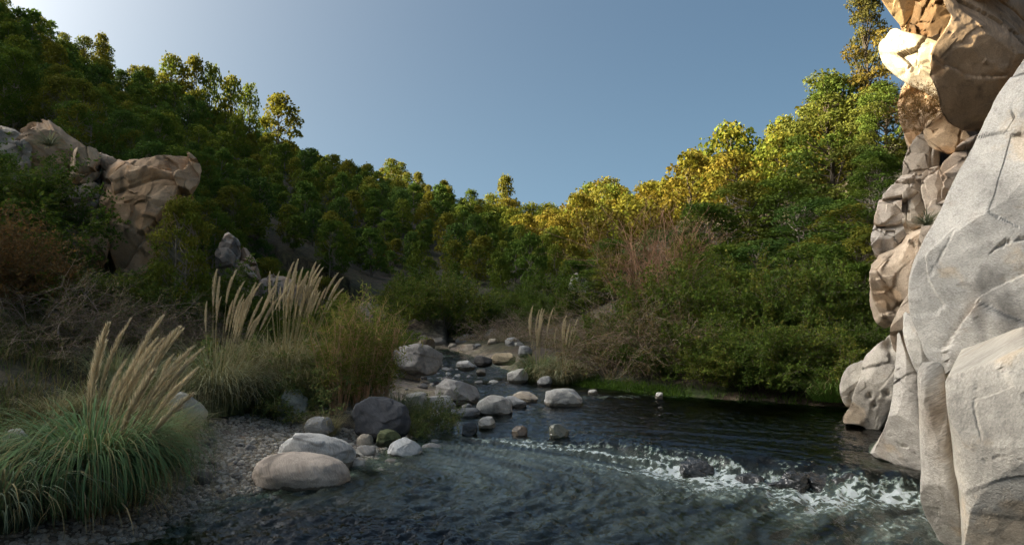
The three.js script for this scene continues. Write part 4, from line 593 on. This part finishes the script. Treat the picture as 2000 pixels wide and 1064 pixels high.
// ---------------------------------------------------------------- trees
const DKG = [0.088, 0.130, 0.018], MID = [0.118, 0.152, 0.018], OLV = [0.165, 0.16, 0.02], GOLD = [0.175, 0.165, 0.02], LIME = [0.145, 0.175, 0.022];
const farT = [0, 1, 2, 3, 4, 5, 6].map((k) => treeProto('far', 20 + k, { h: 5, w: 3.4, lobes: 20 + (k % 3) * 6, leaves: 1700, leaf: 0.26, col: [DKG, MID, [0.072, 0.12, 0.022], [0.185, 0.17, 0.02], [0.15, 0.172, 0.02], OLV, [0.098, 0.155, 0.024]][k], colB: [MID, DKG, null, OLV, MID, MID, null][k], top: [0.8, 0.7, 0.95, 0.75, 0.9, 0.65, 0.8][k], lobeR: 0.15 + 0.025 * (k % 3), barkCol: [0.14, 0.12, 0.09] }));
const goldT = [0, 1, 2, 3].map((k) => treeProto('gold', 40 + k, { h: 5, w: 4.4, lobes: 26, leaves: 1900, leaf: 0.27, col: [GOLD, LIME, GOLD, [0.19, 0.15, 0.02]][k], colB: [LIME, GOLD, null, GOLD][k], top: 0.75, lobeR: 0.17 }));  // leaf colours with warm sunlight mixed in, for the sunlit hill
const nearT = [0, 1, 2, 3, 4].map((k) => treeProto('near', 50 + k, { h: 5, w: 3.8, clear: 0.03, lobes: 44, leaves: 8500, leaf: 0.12, trunkR: 0.1, stems: 4, col: [[0.078, 0.126, 0.016], [0.12, 0.16, 0.018], [0.092, 0.145, 0.02], [0.165, 0.165, 0.022], [0.066, 0.12, 0.022]][k], colB: [[0.105, 0.145, 0.018], [0.088, 0.13, 0.018], OLV, [0.12, 0.145, 0.018], [0.088, 0.14, 0.024]][k], top: 0.7, lobeR: 0.12 + 0.012 * (k % 3), barkCol: [0.2, 0.17, 0.13] }));
const tallT = treeProto('tall', 60, { h: 8, w: 5, clear: 0.1, lobes: 60, leaves: 15000, leaf: 0.15, trunkR: 0.16, col: [0.10, 0.14, 0.022], colB: [0.13, 0.145, 0.025], top: 0.75, lobeR: 0.125 });
const slimT = treeProto('slim', 61, { h: 9, w: 2.4, clear: 0.3, lobes: 34, leaves: 7000, leaf: 0.13, trunkR: 0.12, col: [0.17, 0.13, 0.024], colB: [0.13, 0.12, 0.03], top: 0.8, lobeR: 0.2 });
function treeTo(proto, name, px, topPy, d, wpx, label, grp, W0, H0) { const p = footAt(px, d), top = atDepth(px, topPy, d).y; return tag(copyOf(proto, name, p, (px * 0.37) % 6.28, wpx / F * d / W0, Math.max(0.4, (top - p.y) / H0)), label, 'tree', grp); }
// forest on the shaded slope
{
  const R = rngOf(808), pts = []; let tries = 0;
  while (tries++ < 30000) {
    const px = -90 + R() * 1260, d = Math.sqrt(lerp(40 * 40, 128 * 128, R())), x = (px - 1000) / F * d, z = -d, r = Math.hypot(x, z), th = Math.atan2(x, -z) * deg;
    const lim = table([[-42, 106], [-37, 110], [-30, 118], [-20, 124], [-11, 122], [-3, 118], [0, 90], [2, 62], [4, 54], [9, 50]])(th); if (r > lim || r < table([[-40, 38], [-30, 42], [-20, 46], [-10, 52], [0, 48], [9, 46]])(th)) continue;
    const far = sstep(45, 112, r), gap = lerp(2.1, 2.75, far) + 0.7 * R(); if (pts.some((q) => (q[0] - x) ** 2 + (q[1] - z) ** 2 < gap * gap)) continue;
    pts.push([x, z]); const small = fbm(x * 0.05, 5, z * 0.05, 3) > 0.16 && th < -18 ? 0.65 : 1, s = lerp(0.6, 0.8, far) * (0.7 + R() * 0.55) * small * (r > lim - 9 && th < -14 ? 0.72 : 1), k = r > lim - 9 ? 3 + Math.floor(R() * 3) : Math.floor(R() * 7);  // near the crest, yellower leaves stand in for grazing sunlight
    const bushy = small < 1;
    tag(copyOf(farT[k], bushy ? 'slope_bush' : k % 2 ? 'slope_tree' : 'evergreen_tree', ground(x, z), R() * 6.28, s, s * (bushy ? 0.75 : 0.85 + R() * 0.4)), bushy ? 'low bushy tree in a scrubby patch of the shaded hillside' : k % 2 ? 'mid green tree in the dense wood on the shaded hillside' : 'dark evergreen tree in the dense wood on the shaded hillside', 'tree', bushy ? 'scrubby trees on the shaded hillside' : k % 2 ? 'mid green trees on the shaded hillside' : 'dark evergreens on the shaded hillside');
  }
  console.log('forest', pts.length);
}
// ridge trees that stand out against the sky, low sun put into yellowed leaves
for (const [px, top, d, w] of [[180, 68, 84, 40], [320, 110, 94, 60], [362, 112, 95, 62], [400, 128, 96, 56], [440, 152, 98, 60], [475, 165, 100, 50], [540, 190, 104, 90], [985, 346, 116, 50]]) treeTo(farT[3 + (px >> 2) % 3], 'ridge_tree', px, top, d, w, 'tall open-crowned tree standing clear of the ridge with sun on its edge', 'trees on the ridge line', 3.4, 5);
// sunlit hill, its sunshine also put into golden leaf colours
{
  const R = rngOf(909), pts = []; let tries = 0;
  while (tries++ < 8000) {
    const px = 960 + R() * 690, d = 40 + R() * 84, x = (px - 1000) / F * d, z = -d, r = Math.hypot(x, z), th = Math.atan2(x, -z) * deg, lim = table([[-2, 124], [0, 120], [5, 100], [9, 92], [16, 76], [24, 69], [30, 66]])(th), lo = table([[-2, 112], [0, 92], [2, 64], [5, 57], [9, 52], [16, 44], [24, 40], [30, 38]])(th); if (r > lim || r < lo) continue;
    const gap = 3.0 + R(); if (pts.some((q) => (q[0] - x) ** 2 + (q[1] - z) ** 2 < gap * gap)) continue; pts.push([x, z]);
    const s = 0.72 + R() * 0.45; tag(copyOf(goldT[Math.floor(R() * 4)], 'sun_tinted_tree', ground(x, z), R() * 6.28, s, s * (0.85 + R() * 0.3)), 'green tree with golden sun tinted into its leaves on the sunlit hill across the river', 'tree', 'trees on the sunlit hill');
  }
  console.log('gold', pts.length);
}
// trees close behind the right bank
treeTo(tallT, 'broadleaf_tree', 1640, 150, 31, 215, 'tall bright green sunlit tree standing above the dark wood beside the cliff', undefined, 5, 8);
treeTo(tallT, 'broadleaf_tree', 1735, 165, 28, 150, 'tall tree wedged against the fractured cliff with a yellowing top', undefined, 5, 8);
treeTo(slimT, 'broadleaf_tree', 1716, -20, 30, 90, 'slender golden leaved tree rising beside the sunlit nose of the cliff', undefined, 2.4, 9);
for (const [k, [px, top, d, w]] of [[1375, 400, 27, 190], [1450, 360, 30, 210], [1530, 350, 29, 200], [1590, 390, 26, 190], [1660, 400, 24, 180], [1715, 300, 25, 150], [1345, 470, 25, 150], [1415, 480, 23.5, 180], [1490, 470, 23, 190], [1565, 480, 22, 180], [1640, 500, 20.5, 170], [1700, 470, 20, 150], [1450, 580, 20.5, 170], [1530, 590, 20, 160], [1610, 600, 19, 150], [1680, 600, 18.3, 120], [1220, 500, 34, 150], [1160, 530, 36, 130], [1290, 450, 34, 160], [1190, 470, 44, 120], [1120, 510, 44, 100]].entries()) treeTo(nearT[(k * 3) % 5], 'riverside_tree', px, top, d, w, 'dark leafy tree in the dense riverside wood between the thicket and the cliff', 'trees of the riverside wood', 3.8, 5);
treeTo(nearT[3], 'olive_tree', 352, 392, 18.5, 150, 'olive green small tree growing before the split-boulder outcrop', undefined, 3.8, 5);
for (const [px, top, d, w] of [[38, 430, 17.6, 90], [-30, 340, 20.0, 120]]) treeTo(nearT[0], 'riverside_tree', px, top, d, w, 'dark small tree beside the outcrop on the thorn bank', 'small trees beside the outcrop', 3.8, 5);
// middle ground of the left slope, between the outcrop and the forest
{ const R = rngOf(606), pts = []; let tries = 0; while (tries++ < 4000 && pts.length < 90) { const px = -60 + R() * 720, d = 25 + R() * 20, x = (px - 1000) / F * d, z = -d, th = Math.atan2(x, -z) * deg; if (d < table([[-40, 27], [-28, 27], [-20, 30], [-13, 38]])(th)) continue; const gap = 1.9 + R() * 0.8; if (pts.some((q) => (q[0] - x) ** 2 + (q[1] - z) ** 2 < gap * gap)) continue; pts.push([x, z]); const s = 0.44 + R() * 0.34; tag(copyOf(nearT[Math.floor(R() * 5)], 'hillside_tree', ground(x, z), R() * 6.28, s, s * 0.95), 'leafy small tree on the slope directly above the outcrops', 'tree', 'small trees above the outcrops'); } }

renderer.render(scene, camera);
